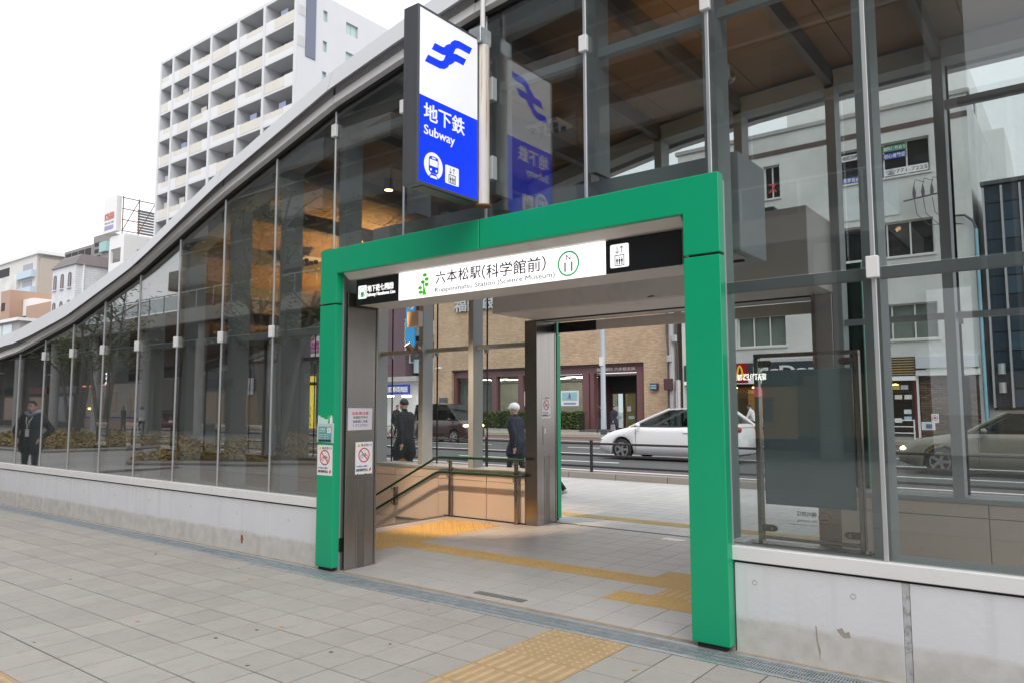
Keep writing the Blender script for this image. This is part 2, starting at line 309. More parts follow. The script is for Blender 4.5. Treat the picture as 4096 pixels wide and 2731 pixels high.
# the far paving is laid on XY, so give it a plain joint bed where the tiles lie
box('joint_bed', -14, 9, -5.7, -.236, -.012, -.005, m_joint, plaza)
def tactile(name, x0, x1, y0, y1, kind, z, m, h=.005, nd=5, parent=None):
    """kind: dots, barsX (bars run along X), barsY"""
    b = MB().box(x0, x1, y0, y1, z-.03, z)
    if kind == 'dots':
        ny = max(2, round(nd*(y1-y0)/.3))
        for i in range(nd):
            for j in range(ny):
                cx, cy_ = x0+(i+.5)*(x1-x0)/nd, y0+(j+.5)*(y1-y0)/ny; n = 8; k = len(b.v)
                for r, zz in ((.0135, z-.0005), (.009, z+h)):
                    b.v += [(cx+r*math.cos(6.2832*a/n), cy_+r*math.sin(6.2832*a/n), zz) for a in range(n)]
                b.f += [tuple(range(k+n, k+2*n))]+[(k+a, k+(a+1) % n, k+n+(a+1) % n, k+n+a) for a in range(n)]
    else:
        for i in range(4):
            if kind == 'barsY':
                c = x0+(i+.5)*(x1-x0)/4; b.hexa([(c-.015, y0+.014, z-.001), (c+.015, y0+.014, z-.001), (c+.015, y1-.014, z-.001), (c-.015, y1-.014, z-.001), (c-.010, y0+.02, z+h), (c+.010, y0+.02, z+h), (c+.010, y1-.02, z+h), (c-.010, y1-.02, z+h)])
            else:
                c = y0+(i+.5)*(y1-y0)/4; b.hexa([(x0+.014, c-.015, z-.001), (x1-.014, c-.015, z-.001), (x1-.014, c+.015, z-.001), (x0+.014, c+.015, z-.001), (x0+.02, c-.010, z+h), (x1-.02, c-.010, z+h), (x1-.02, c+.010, z+h), (x0+.02, c+.010, z+h)])
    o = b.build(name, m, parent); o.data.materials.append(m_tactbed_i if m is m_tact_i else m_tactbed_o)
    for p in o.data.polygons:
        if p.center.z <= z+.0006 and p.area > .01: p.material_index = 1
    return o
m_tactbed_o = mat('tactile_bed_shaded', (.40, .28, .15), .9, var=.14, vs=6, dirt=(.28, .2, .11), dscale=8, damt=.5); m_tactbed_i = mat('tactile_bed_indoor', (.54, .335, .095), .6, var=.1, vs=5)  # beds toned darker than the bars, colour standing in for relief shade
cells = []
for i in range(-50, 24):
    for j in range(-1, 17):
        x0 = GX+i*TS; y1 = GY-j*TS; y0 = y1-TS
        if j == -1: y1 = -.224
        p = pxy((x0+.15, (y0+y1)/2, 0)); inv = -.06 < p[0] < 1.06 and -.06 < p[1] < 1.08
        cells.append((not inv, p[2], i, j, x0, y0, y1))
cells.sort(key=lambda c: (c[0], c[1]))
tile_me = MB().box(-TS/2+GAP, TS/2-GAP, -TS/2+GAP, TS/2-GAP, -.03, 0).mesh('paving_tile', m_tile, .0018)
cut_me = MB().box(-TS/2+GAP, TS/2-GAP, -.1355+GAP, .1355-GAP, -.03, 0).mesh('paving_tile', m_tile, .0018)
rest = MB(); n_obj = 0
for out, z, i, j, x0, y0, y1 in cells:
    dz = random.uniform(-.0009, .0009)
    if i in (3, 4) and j < 8:
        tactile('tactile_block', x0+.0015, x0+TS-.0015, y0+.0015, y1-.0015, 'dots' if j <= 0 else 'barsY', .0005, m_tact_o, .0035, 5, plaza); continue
    if j in (8, 9) and (i < 5):
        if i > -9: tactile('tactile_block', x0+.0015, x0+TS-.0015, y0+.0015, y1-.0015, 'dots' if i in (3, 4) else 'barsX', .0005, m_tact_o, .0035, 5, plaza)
        continue
    if n_obj < 285 and not out:
        link('paving_tile', cut_me if j == -1 else tile_me, plaza, (x0+TS/2, (y0+y1)/2, dz)); n_obj += 1
    else: rest.box(x0+GAP, x0+TS-GAP, y0+GAP, y1-GAP, -.03, dz)
tag(rest.build('paving_field', m_tile, plaza), kind='stuff')
# scraps on the paving
for lx, ly, a in ((.2, -1.9, .4), (-.35, -.62, 1.2), (-2.2, -.55, 2), (1.15, -1.35, .3), (3.55, -.62, 1)):
    lf = MB().ext([(math.cos(t)*.022, math.sin(t)*.010) for t in [k*.7854 for k in range(8)]], 'XY', 0, .002).build('fallen_leaf', mat('dry_leaf', (.45, .28, .12), .8) if a < 1.5 else mat('gum_spot', (.10, .095, .09), .9))
    lf.location = (lx, ly, .0022); lf.rotation_euler = (0, 0, a)
    tag(lf, {.4: 'small dry leaf lying loose on the open grey paving', 1.2: 'small dry leaf lying by the drain near the green portal', 2: 'dark gum spot on the paving near the drain below the concrete plinth', .3: 'small dry leaf in the middle of the grey paving', 1: 'dry leaf fragment beside the yellow tactile blocks'}[a], 'leaf' if a < 1.5 else 'spot')
for k in range(22):
    gx_, gy_ = random.uniform(-3, 6.5), random.uniform(-3.6, -.3); r_ = random.uniform(.008, .02); st_ = random.uniform(.5, 1)
    MB().ext([(gx_+r_*math.cos(t_*.785)*random.uniform(.7, 1.2), gy_+r_*st_*math.sin(t_*.785)) for t_ in range(8)], 'XY', .0006, .0018).build('gum_spot', mat('gum_spot', (0, 0, 0)), plaza)
# drain grating along the facade
dr = thing('drain_grating', 'long galvanised steel drain grating at the foot of the glass facade', 'grating', (3, -.1, 0))
box('drain_channel', -14, 8, -.222, .032, -.10, -.045, m_pit, dr)
for y0, y1 in ((-.222, -.196), (.008, .032)): box('edge_bar', -14, 8, y0, y1, -.045, .002, m_galv, dr)
k = 0; gx = -12.2
while gx < 7.6:
    b = MB(); x = gx+.008
    while x < gx+.985:
        b.box(x, x+.006, -.193, .005, -.024, -.0012); x += .0165 if gx > -1.5 else .022
    for yy in (-.185, -.125, -.06, -.002): b.box(gx+.004, gx+.992, yy-.0035, yy+.0035, -.026, .0005)
    for xx in (gx+.003, gx+.990): b.box(xx, xx+.004, -.194, .006, -.026, .001)
    tag(b.build('grate_panel', m_galv, dr), kind='stuff'); gx += 1.0
# cement strip between drain and building
struct(box('cement_strip', -14, 8, .034, .30, -.05, -.001, m_mortar))
# ------------------------------------------------------------------ concourse floor
IX, IY, IP = 1.614, .11, .308
floor = box('concourse_floor', -1.70, 8, .302, 3.86, -.4, -.006, m_joint); struct(floor)
box('joint_bed', -.25, 8, .102, .300, -.05, -.005, m_joint, floor)
def in_tact(x, y):
    cx, cy_ = x+.15, y+.15
    if -1.25 < cx < -.56 and .42 < cy_ < 3.3: return 'dots'
    if -.56 < cx < 2.5 and 1.34 < cy_ < 1.65: return 'barsX'
    if 2.5 < cx < 3.1 and 1.34 < cy_ < 1.96: return 'dots'
    if 2.8 < cx < 3.1 and 1.03 < cy_ < 1.34: return 'barsY'
    if 2.5 < cx < 3.4 and .72 < cy_ < 1.03: return 'dots'
in_me = MB().box(-.15+.0034, .15-.0034, -IP/2+.0034, IP/2-.0034, -.02, 0).mesh('floor_tile', m_tilein, .0012)
frest = MB(); nfl = 0
for i in range(-11, 21):
    for j in range(0, 12):
        x0 = IX+i*.3; y0 = IY+j*IP; y1 = min(y0+IP, 3.855)
        if x0 < -1.69 or x0+.3 < -.2 and j == 0: continue
        k = in_tact(x0, y0)
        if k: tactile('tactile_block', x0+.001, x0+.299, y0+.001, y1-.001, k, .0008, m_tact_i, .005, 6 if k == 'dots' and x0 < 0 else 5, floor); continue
        if nfl < 290 and y1-y0 > IP-.001 and -1.7 < x0 < 4.4: link('floor_tile', in_me, floor, (x0+.15, y0+IP/2, 0)); nfl += 1
        else: frest.box(x0+.0034, x0+.2966, y0+.0034, y1-.0034, -.02, 0)
tag(frest.build('floor_tile_field', m_tilein, floor), kind='stuff')
box('stair_nosing', -1.74, -1.635, .46, 3.40, -.03, .003, mat('stair_nosing_dark', (.10, .09, .085), .6), floor)
fp = box('floor_plate', 1.585, 2.09, .212, .292, -.01, .004, mat('dull_steel_plate', (.25, .24, .235), .4, .8, var=.1, vs=9)); tag(fp, 'narrow dull steel plate set flush into the entrance floor', 'floor plate')
hz_ = thing('floor_sticker', 'small orange and white hazard sticker worn on the floor by the rear opening', 'sticker', (1.75, 3.56, 0))
MB().ext([(1.62, 3.49), (1.90, 3.47), (1.93, 3.62), (1.66, 3.63)], 'XY', .0005, .0016).build('sticker_sheet', m_paper, hz_)
for k in range(4): MB().ext([(1.62+k*.075, 3.492), (1.65+k*.075, 3.490), (1.68+k*.075, 3.52), (1.65+k*.075, 3.522)], 'XY', .0017, .0022).build('stripe', mat('hazard_orange', (.75, .25, .05), .6), hz_)
# stairs down to the station
st = thing('stairs', 'stair flight going down to the station behind the left glass', 'stairs', (-2, 2, -1))
for k in range(14):
    x1 = -1.745-k*.3; z = -.17*(k+1)
    box('step', x1-.3, x1-.001, .46, 3.40, z-.16, z, m_tilein, st, .004)
struct(box('stairwell_floor', -11, -5.95, .46, 3.40, -2.6, -2.55, m_conc))
# ------------------------------------------------------------------ pavement on the street side, kerb, road
sw = box('street_sidewalk', -130, 60, 3.862, 9.49, -.4, -.006, mat('light_joint', (.22, .21, .2), .9)); struct(sw)
m_swtile = mat('street_paving', (.50, .49, .475), .8, var=.08, vs=1.5, cell=(.3, 0, 3.862, .05), dirt=(.36, .34, .32), dscale=3, damt=.25)
t = MB()
for i in range(-60, 30):
    for j in range(19):
        if j == 2: continue
        x0 = i*.3; y0 = 3.865+j*.296; t.box(x0+.003, x0+.297, y0+.003, y0+.293, -.02, 0)
tag(t.build('sidewalk_tile_field', m_swtile, sw), kind='stuff')
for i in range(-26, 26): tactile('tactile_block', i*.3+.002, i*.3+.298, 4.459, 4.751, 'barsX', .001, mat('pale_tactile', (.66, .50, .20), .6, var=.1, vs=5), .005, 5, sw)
kb = struct(box('kerb', -130, 60, 9.505, 9.68, -.3, -.02, m_kerb))
for i in range(-34, 14): box('kerb_stone', i*1.2+.006, i*1.2+1.194, 9.492, 9.69, -.02, .135, m_kerb, kb, .012)
rd = struct(box('road', -400, 300, 9.70, 30.6, -.5, -.02, m_asphalt))
box('cycle_lane', -400, 300, 9.72, 11.4, -.02, -.016, m_redlane, rd); box('cycle_lane', -400, 300, 25.6, 27.6, -.02, -.016, m_redlane, rd)
for y in (11.5, 17.35, 25.4): box('lane_line', -400, 300, y, y+.15, -.02, -.012, m_linewhite, rd)
for y in (14.1, 20.6, 23.3):
    for i in range(-14, 8): box('lane_line', i*10-1, i*10+5, y, y+.14, -.02, -.012, m_linewhite, rd)
box('lane_line', -400, 300, 30.25, 30.4, -.02, -.012, m_lineyel, rd)
fs = struct(box('far_sidewalk', -400, 300, 30.6, 37.9, -.5, .02, brick_mat('far_sidewalk_paving', (.30, .28, .27), (.33, .31, .3), (.2, .19, .18), .3, .3, .01, off=0)))
box('kerb_stone', -400, 300, 30.45, 30.62, -.3, .10, m_kerb, fs)

# ================================================================== STATION ENTRANCE BUILDING
ZT = [(-14, 2.25), (-9.02, 2.36), (-7.97, 2.46), (-6.09, 2.796), (-4.17, 3.30), (-3.31, 3.60), (-2.17, 3.985), (-1.16, 4.273), (-.14, 4.568), (.773, 4.741), (1.716, 4.90), (2.79, 5.0), (3.8, 5.04), (4.8, 5.05), (9, 5.05)]
FT = [(-14, .22), (-8.3, .21), (-7.4, .2), (-5.55, .147), (-3.7, .10), (-1.85, .17), (0, .212), (1, .228), (9, .23)]
FB = [(-14, .07), (-8.3, .07), (-7.3, .015), (-5.4, -.02), (-3.6, -.035), (-1.8, .027), (0, .05), (1, .063), (9, .063)]
zt = lambda x: lerp(ZT, x)
JX = [4.78-.993*k for k in range(-3, 16)]          # glass joints, right to left
SILL, FRT = .655, 3.06
stn = thing('station_entrance', 'glass and steel subway entrance hall with wave-shaped roof edge', 'building', (-2, 2, 0))
# plinth, sill, inner ledge
for x0, x1 in ((-14, -.232), (3.888, 8.4)):
    box('plinth_core', x0, x1, .10, .43, -.05, .55, mat('plinth_core', (.25, .25, .25), .9), stn)
    box('inner_ledge', x0, x1, .164, .425, .552, .648, m_steelpaint, stn, .003)
    box('sill_gasket', x0, x1, .098, .160, .5505, .566, m_rubber, stn)
bl = [-14, -12.9, -11.9, -10.9, -9.9, -8.85, -7.85, -6.85, -5.86, -4.91, -4.04, -3.06, -2.08, -1.15, -.232]
for a, b in list(zip(bl, bl[1:]))+[(3.888, 4.86), (4.892, 6.9), (6.93, 8.4)]:
    o = box('plinth_block', a+.004, b-.004, .088, .105, -.02, .5505, m_plinth, stn, .003)
    for hx in ((a*.6+b*.4, ) if b < 3 else ((4.02, 4.60) if a < 4 else (a*.72+b*.28, a*.3+b*.7))):
        disc(MB(), (hx, .0885, .40 if b < 3 else .44), .013 if b < 3 else .016, '-Y', .0025, 16, .010 if b < 3 else .0125).build('tie_hole_rim', m_conc, o); disc(MB(), (hx, .0885, .40 if b < 3 else .44), .0098 if b < 3 else .012, '-Y', .0008, 14).build('tie_hole_plug', m_plinth, o)
box('joint_filler', 4.858, 4.894, .0905, .106, -.02, .55, mat('perished_sealant', (.46, .46, .47), .9, var=.25, vs=14, dirt=(.05, .05, .05), dscale=16, damt=.85), stn)
rs = MB().ext([(-1.62, .18), (-1.585, .175), (-1.575, .13), (-1.59, .085), (-1.615, .09), (-1.625, .14)], 'XZ', .0862, .0878).build('rust_stain', mat('rust_stain', (.30, .11, .04), .9, var=.4, vs=40), stn)
for a, b in zip((-14, -11.9, -9.95, -7.97, -5.99, -4.09, -2.146, 3.878, 5.8), (-11.9, -9.95, -7.97, -5.99, -4.09, -2.146, -.225, 5.8, 8.4)):
    box('sill_panel', a+.004, b-.004, .070, .163, .567, SILL, m_white_al, stn, .004)
MB().ext([(4.50, .235), (4.53, .25), (4.545, .225), (4.57, .235), (4.575, .20), (4.54, .195), (4.52, .21)], 'XZ', .0866, .0878).build('bare_patch', m_kerb, stn)
MB().ext([(4.38, .24), (4.386, .235), (4.392, .15), (4.405, .10), (4.40, .04), (4.394, .09), (4.382, .16)], 'XZ', .0866, .0878).build('crack_stain', m_kerb, stn)
# glass
m_edge = mat('glass_edge_seal', (.05, .06, .06), .5)
port = lambda x0, x1: x0 > -.3 and x1 < 3.9
for b, a in zip(JX, JX[1:]):
    xs = [a+.005]+[x for x, _ in ZT if a+.01 < x < b-.01]+[b-.005]
    top = [(x, zt(x)+.02) for x in xs][::-1]
    if port(a, b): polys = [[(xs[0], FRT), (xs[-1], FRT)]+top]
    else: polys = [[(xs[0], SILL-.01), (xs[-1], SILL-.01), (xs[-1], 2.352), (xs[0], 2.352)]]+([[(xs[0], 2.360), (xs[-1], 2.360)]+top] if zt(a) > 2.40 else [])
    for p in polys:
        g_ = MB().ext(p, 'XZ', .120, .132); ax, az_ = random.gauss(0, .0011), random.gauss(0, .0011)      # no two panes hang quite true
        g_.v = [(x, y+(x-(a+b)/2)*ax+(z-2)*az_*.6, z) for x, y, z in g_.v]; g_.build('glass_pane', GLASS, stn)
for x in JX[1:-1]:
    if abs(x-1.80) < .02: pass
    z0 = FRT if -.3 < x < 3.8 and x > -.1 else SILL
    if abs(x+.185) < .02: z0 = 3.0
    if abs(x-3.787) < .02: z0 = 3.0
    box('joint_strip', x-(.013 if x > 1 else .009), x+(.013 if x > 1 else .009), .108, .122, z0, zt(x), m_silver, stn, .003)
    for zc in (2.355, 4.34):
        if zc < zt(x)-.1 and zc > z0: box('glass_clip', x-.036, x+.034, .082, .119, zc-.066, zc+.064, m_white_al, stn, .004)
# inner steel columns and transoms
for x in JX[:-1]:
    base = .648
    if -.1 < x < 3.7: base = 3.36
    h = zt(x)-.02
    c = MB().box(x-.092, x+.004, .25, .262, base, h).box(x-.092, x+.004, .462, .474, base, h).box(x-.05, x-.038, .262, .462, base, h).box(x-.006, x+.004, .262, .462, base, h)
    c.build('column', m_steelpaint, stn)
    if zt(x) > 2.9 and base < 1: box('glass_bracket', x-.03, x-.01, .134, .252, 2.31, 2.40, m_steelpaint, stn)
    rb = 2.72 if False else (.70 if not (-.2 < x < 3.7) else 3.46)
    c = MB().box(x-.092, x, 3.42, 3.432, rb, h).box(x-.092, x, 3.62, 3.632, rb, h).box(x-.012, x, 3.432, 3.62, rb, h).box(x-.092, x-.08, 3.432, 3.62, rb, h)
    c.build('column', m_steelpaint, stn)
for a, b in ((-14, -.3), (3.70, 8.4)):
    box('transom', a, b, .30, .36, 2.315, 2.385, m_steelpaint, stn); box('transom', a if a > 0 else -13, b, 3.50, 3.56, 2.365, 2.425, m_steelpaint, stn)
box('transom', -1.2, 8.4, .30, .36, 4.30, 4.37, m_steelpaint, stn)
box('transom', 4.70, 8.4, 3.50, 3.56, 4.42, 4.50, m_steelpaint, stn)
# rear glass
for b, a in zip(JX, JX[1:]):
    xs = [a+.005]+[x for x, _ in ZT if a+.01 < x < b-.01]+[b-.005]; top = [(x, zt(x)-.01) for x in xs][::-1]
    z0 = 3.12 if port(a, b) else .70
    MB().ext([(xs[0], z0), (xs[-1], z0)]+top, 'XZ', 3.74, 3.752).build('glass_pane', GLASSR, stn)
for x in JX[1:-1]:
    if -.3 < x < 3.8: continue
    box('joint_strip', x-.012, x+.010, 3.728, 3.739, .70, zt(x)-.05, m_rubber, stn)
    box('glass_clip', x-.03, x+.03, 3.70, 3.735, 2.33, 2.45, m_steelpaint, stn)
# rear plinth, its beige panels and ledge
for x0, x1 in ((-14, -.265), (3.69, 8.4)):
    box('rear_plinth', x0, x1, 3.432, 3.80, -2.6 if x0 < -5 else -.05, .648, m_conc, stn)
    box('rear_ledge', x0, x1, 3.405, 3.81, .650, .700, m_steelpaint, stn, .004)
m_pj = mat('panel_shadow_gap', (.05, .04, .035), .9)
pxs = [-12.85, -11.9, -10.95, -10, -9.1, -8.2, -7.3, -6.4, -5.5, -4.6, -3.7, -2.735, -1.835, -.93, -.265]
for a, b in list(zip(pxs, pxs[1:]))+[(3.69, 3.99), (3.99, 4.96), (4.96, 5.93), (5.93, 6.9)]:
    for z0, z1 in ((.53, .648), (-.09, .523))+(((-.71, -.097), (-1.33, -.717), (-1.95, -1.337)) if b < 0 else ()):
        if b > -.5 and z0 < -.05: z0 = 0.0 if b > 0 else .018
        if b > -1.9 and z1 < 0: continue
        box('wall_panel', a+.004, b-.004, 3.412, 3.431, z0, z1, m_beigepanel, stn, .002)
box('skirting', -1.72, -.265, 3.403, 3.43, .0, .017, m_pj, stn)
# front inner wall of the stairwell
box('stairwell_wall', -13, -.25, .435, .458, -2.6, .55, m_beigepanel, stn)
box('stairwell_wall', -13, -12.9, .46, 3.42, -2.6, 2.3, m_conc, stn)
# roof: fascia, soffit, mesh, band, ceiling
XB = [-14, -12, -10, -8, -6.05, -4.1, -2.12, -.13, 1.75, 3.75, 5.7, 8.6]
def strip(x0, x1, sec, gap=.0):
    """loft a section [(y, dz-function)] along the roof curve"""
    xs = [x0+gap]+[x for x in [x0+(x1-x0)*k/6 for k in range(1, 6)]]+[x1-gap]; b = MB(); n = len(sec(xs[0]))
    for x in xs: b.v += [(x, y, z) for y, z in sec(x)]
    for i in range(len(xs)-1): b.f += [(i*n+j, i*n+(j+1) % n, (i+1)*n+(j+1) % n, (i+1)*n+j) for j in range(n)]
    b.f += [tuple(range(n)), tuple(range((len(xs)-1)*n, len(xs)*n))]; return b
for a, b in zip(XB, XB[1:]):
    strip(a, b, lambda x: [(-.05, zt(x)+lerp(FB, x)+.078), (.02, zt(x)+lerp(FT, x)+.152), (.36, zt(x)+lerp(FT, x)+.19), (.36, zt(x)+.21), (.06, zt(x)+.205), (-.03, zt(x)+lerp(FB, x)+.09)], .004).build('fascia_panel', m_fascia, stn)
    strip(a, b, lambda x: [(.040, zt(x)+.10), (.040, zt(x)+.205), (.05, zt(x)+.205), (.05, zt(x)+.10)], .02).build('vent_mesh', m_perf, stn)
    strip(a, b, lambda x: [(.020, zt(x)+.006), (.034, zt(x)+.098), (.116, zt(x)+.098), (.116, zt(x)+.006)], .005).build('head_band', m_white_al, stn)
    strip(a, b, lambda x: [(.085, zt(x)-.014), (.085, zt(x)+.003), (.117, zt(x)+.003), (.117, zt(x)-.014)]).build('head_gasket', m_rubber, stn)
    strip(a, b, lambda x: [(.365, zt(x)+.34), (4.12, zt(x)+.30), (4.12, zt(x)+.16), (.365, zt(x)+.16)]).build('roof_deck', m_fascia, stn)
    strip(a, b, lambda x: [(4.02, zt(x)-.05), (4.14, zt(x)-.05), (4.14, zt(x)+.28), (4.02, zt(x)+.155)], .004).build('rear_fascia', m_fascia, stn)
    strip(a, b, lambda x: [(.252, zt(x)-.10), (.252, zt(x)+.02), (.47, zt(x)+.02), (.47, zt(x)-.10)]).build('edge_beam', m_steelpaint, stn)
    strip(a, b, lambda x: [(3.42, zt(x)-.16), (3.42, zt(x)+.02), (3.64, zt(x)+.02), (3.64, zt(x)-.16)]).build('edge_beam', m_steelpaint, stn)
xc = [-13+1.0*k for k in range(22)]
for a, b in zip(xc, xc[1:]):
    for y0, y1 in ((.48, 1.45), (1.46, 2.43), (2.44, 3.41)):
        strip(a, b, lambda x: [(y0, zt(x)+.05), (y1, zt(x)+.05), (y1, zt(x)+.08), (y0, zt(x)+.08)], .005).build('ceiling_panel', m_ceiling, stn)
    strip(a, b, lambda x: [(.13, zt(x)+.09), (4.02, zt(x)+.09), (4.02, zt(x)+.15), (.13, zt(x)+.15)]).build('ceiling_backing', m_beam, stn)
for x in JX[:-1]:
    if zt(x) > 2.8: strip(x-.08, x-.01, lambda q: [(.47, zt(q)-.13), (3.42, zt(q)-.13), (3.42, zt(q)+.045), (.47, zt(q)+.045)]).build('roof_rib', m_beam, stn)
# ------------------------------------------------------------------ green portal frames
def portal(name, label, y0, y1):
    g = thing(name, label, 'portal frame', (1.8, y0, 0))
    XL, XR, xl, xr, zb, zs, zi, zz = -.233, 3.885, .009, 3.629, .035, 2.541, 2.838, 3.087; mid = 1.821
    if y0 > 1: XL, xl, xr, XR = -.33, -.112, 3.70, 3.86
    box('post_panel', XL, xl, y0, y1, zb, zs-.008, m_green, g, .004); box('post_panel', xr, XR, y0, y1, zb, zs-.008, m_green, g, .004)
    MB().ext([(XL, zs+.008), (xl, zs+.008), (xl, zi), (mid-.004, zi), (mid-.004, zz), (XL, zz)], 'XZ', y0, y1).build('corner_panel', m_green, g, .004)
    MB().ext([(XR, zs+.008), (XR, zz), (mid+.004, zz), (mid+.004, zi), (xr, zi), (xr, zs+.008)], 'XZ', y0, y1).build('corner_panel', m_green, g, .004)
    yb = y1 if y0 < 1 else y0
    for xa, xb in ((XL+.03, xl-.03), (xr+.03, XR-.03)): box('backing_frame', xa, xb, y0+.02, y1-.02, .004, zz-.03, m_rubber, g)
    box('backing_frame', XL+.04, XR-.04, y0+.02, y1-.02, zi+.03, zz-.03, m_rubber, g); return g
portal('entrance_portal', 'bright green portal frame around the near entrance opening', 0, .086)
sp0 = portal('street_portal', 'green portal frame around the street-side opening behind the hall', 3.96, 4.05)
box('back_plate', 3.704, 3.856, 3.945, 3.959, .04, 3.08, mat('shaded_green_back', (.008, .05, .038), .5), sp0)  # added plate: the post's shaded rear is put into its dark green
# jambs behind the near portal
jm = thing('entrance_jambs', 'grey steel jambs between the green portal and the hall', 'jamb', (0, .1, 0))
box('jamb', -.225, -.012, .090, .118, .0, 3.05, m_steelpaint, jm); box('jamb', 3.65, 3.88, .090, .118, 0, 3.05, m_steelpaint, jm)
box('latch_plate', -.012, -.006, .092, .116, .17, .30, m_rubber, jm)
# stainless pillars
def pillar(name, label, x0, x1, y0, y1, h, side):
    g = thing(name, label, 'pillar', ((x0+x1)/2, (y0+y1)/2, 0))
    f = x1 if side > 0 else x0; s = side
    box('casing', x0, x1, y0, y1-.035, 0, h, m_stain, g, .003)
    box('edge_casing', x0+.002, x1-.002, y1-.022, y1, 0, h, m_stain, g, .002); box('shadow_gap', x0+.01, x1-.01, y1-.036, y1-.021, 0, h, m_rubber, g)
    ym = (y0+y1)/2
    lo, hi = sorted((f-s*.001, f+s*.004))
    for yy in (ym-.052, ym+.052): box('guide_rail', lo, hi, yy-.008, yy+.008, 0, .90, m_stain, g, .001)
    lo, hi = sorted((f-s*.001, f+s*.0015)); box('guide_slot', lo, hi, ym-.042, ym+.042, .0, .895, m_stain_d, g)
    for zz in (.10, .34, .52): disc(MB(), (f+s*.0015, ym+.006, zz), .006, '+X', .003, 10).build('bolt', m_stain, g)
    return g
pillar('steel_pillar', 'stainless pillar with paper notices beside the near green post', -.19, .05, .119, .515, 2.66, 1)
pillar('steel_pillar', 'stainless pillar behind the tall right green post of the near entrance', 3.634, 3.70, .119, .40, 2.66, -1)
rp = pillar('steel_pillar', 'stainless pillar at the end of the stair rail by the street opening', -.262, -.065, 3.415, 3.87, 2.70, 1)
pillar('steel_pillar', 'brown-reflecting stainless pillar seen behind the frosted board', 3.48, 3.688, 3.405, 3.87, 2.70, -1)
box('control_cover', -.066, -.060, 3.55, 3.66, 1.05, 1.30, m_stain, rp, .001); box('call_label', -.061, -.0585, 3.575, 3.605, 1.20, 1.26, m_paper, rp)
# shutter boxes
def sbox(name, label, x0, x1, y0, y1, z0, z1, tr, cm=m_whitebox):
    g = thing(name, label, 'shutter box', ((x0+x1)/2, (y0+y1)/2, z0))
    box('casing', x0, x1, y0, y1, z0+.002, z1, cm, g, .006)
    box('soffit_panel', x0+.05, (x0+x1)/2-.004, y0+.05, tr-.02, z0-.004, z0+.003, m_whitebox, g); box('soffit_panel', (x0+x1)/2+.004, x1-.05, y0+.05, tr-.02, z0-.004, z0+.003, m_whitebox, g)
    box('shutter_slot', x0+.1, x1-.1, tr, tr+.03, z0-.012, z0+.003, m_rubber, g); box('slot_trim', x0+.1, x1-.1, tr+.032, tr+.05, z0-.016, z0+.003, m_stain, g); return g
sbox('shutter_box', 'shallow grey shutter box over the near entrance opening', -.15, 3.80, .60, 1.15, 2.66, 3.41, .9, m_steelpaint)
b2 = sbox('shutter_box', 'deep grey-brown shutter box over the street opening', -.16, 3.70, 2.60, 3.90, 2.705, 3.45, 3.45)
MB().ext([(2.0, 2.71), (2.06, 2.715), (2.10, 2.722), (2.06, 2.735), (2.02, 2.728)], 'XZ', 2.596, 2.601).build('paint_chip', m_stain_d, b2)
box('motor_cover', 3.0, 3.35, 2.75, 3.0, 3.451, 3.53, m_beam, b2, .01)
bs = thing('street_sign_back', 'black and white sign board hanging over the street opening, seen from behind', 'sign', (1.6, 3.88, 2.56))
box('black_panel', -.05, .56, 3.905, 3.95, 2.565, 2.70, m_black, bs, .003); box('white_panel', .562, 3.62, 3.905, 3.945, 2.568, 2.70, m_whitebox, bs, .003)
# grey brow over the name board
MB().ext([(.035, 2.832), (.105, 2.778), (.59, 2.778), (.59, 2.95), (.06, 2.95)], 'YZ', .07, 3.60).build('brow', m_whitebox, tag(thing('sign_brow', 'grey sloping brow above the illuminated station name board', 'canopy', (1.8, .3, 2.78))), .004)
# ------------------------------------------------------------------ illuminated name board
m_lit = mat('lit_white_acrylic', (.8, .8, .8), .3, em=(1, 1, 1), es=1.15)
m_boardcase = mat('sign_casing', (.62, .58, .55), .5, var=.04, vs=2)
nb = thing('station_name_board', 'lit white station name board with black ends under the green portal', 'sign', (1.83, .3, 2.53))
box('casing', .13, 3.54, .168, .58, 2.530, 2.774, m_boardcase, nb, .004)
box('black_panel', .125, .714, .150, .167, 2.525, 2.775, m_black, nb, .003); box('lit_panel', .717, 2.933, .150, .167, 2.523, 2.776, m_lit, nb, .004); box('black_panel', 2.936, 3.545, .150, .167, 2.523, 2.773, m_black, nb, .003)
m_ink = mat('purple_black_ink', (.035, .02, .04), .5); m_inkg = mat('thin_grey_ink', (.03, .028, .035), .5); m_lgreen = mat('leaf_green_ink', (.06, .52, .02), .5, em=(.10, .62, .03), es=.35); m_lineg = mat('line_green_ink', (.02, .40, .12), .5, em=(.03, .5, .15), es=.3)
text('六本松駅', (1.455, .1485, 2.683), '-Y', m_ink, nb, w=.525, h=.112, bold=.004, spacing=1.12)
text('（科学館前）', (2.06, .1485, 2.673), '-Y', m_ink, nb, w=.66, h=.122, bold=.004)
text('Ropponmatsu Station (Science Museum)', (1.83, .1485, 2.568), '-Y', m_inkg, nb, w=1.29, h=.055)
disc(MB(), (2.604, .1495, 2.644), .100, '-Y', .002, 40, .086).build('emblem_ring', m_lineg, nb)
text('N', (2.604, .1485, 2.693), '-Y', m_ink, nb, h=.042); text('11', (2.604, .1485, 2.618), '-Y', m_ink, nb, w=.075, h=.075)
tr_ = MB(); flat(tr_, [(.03, -.098), (-.022, -.098), (-.012, -.03), (-.022, .03), (-.008, .03), (.002, -.02)], (1.05, .1495, 2.643), '-Y', .002); tr_.build('tree_emblem', m_lgreen, nb)
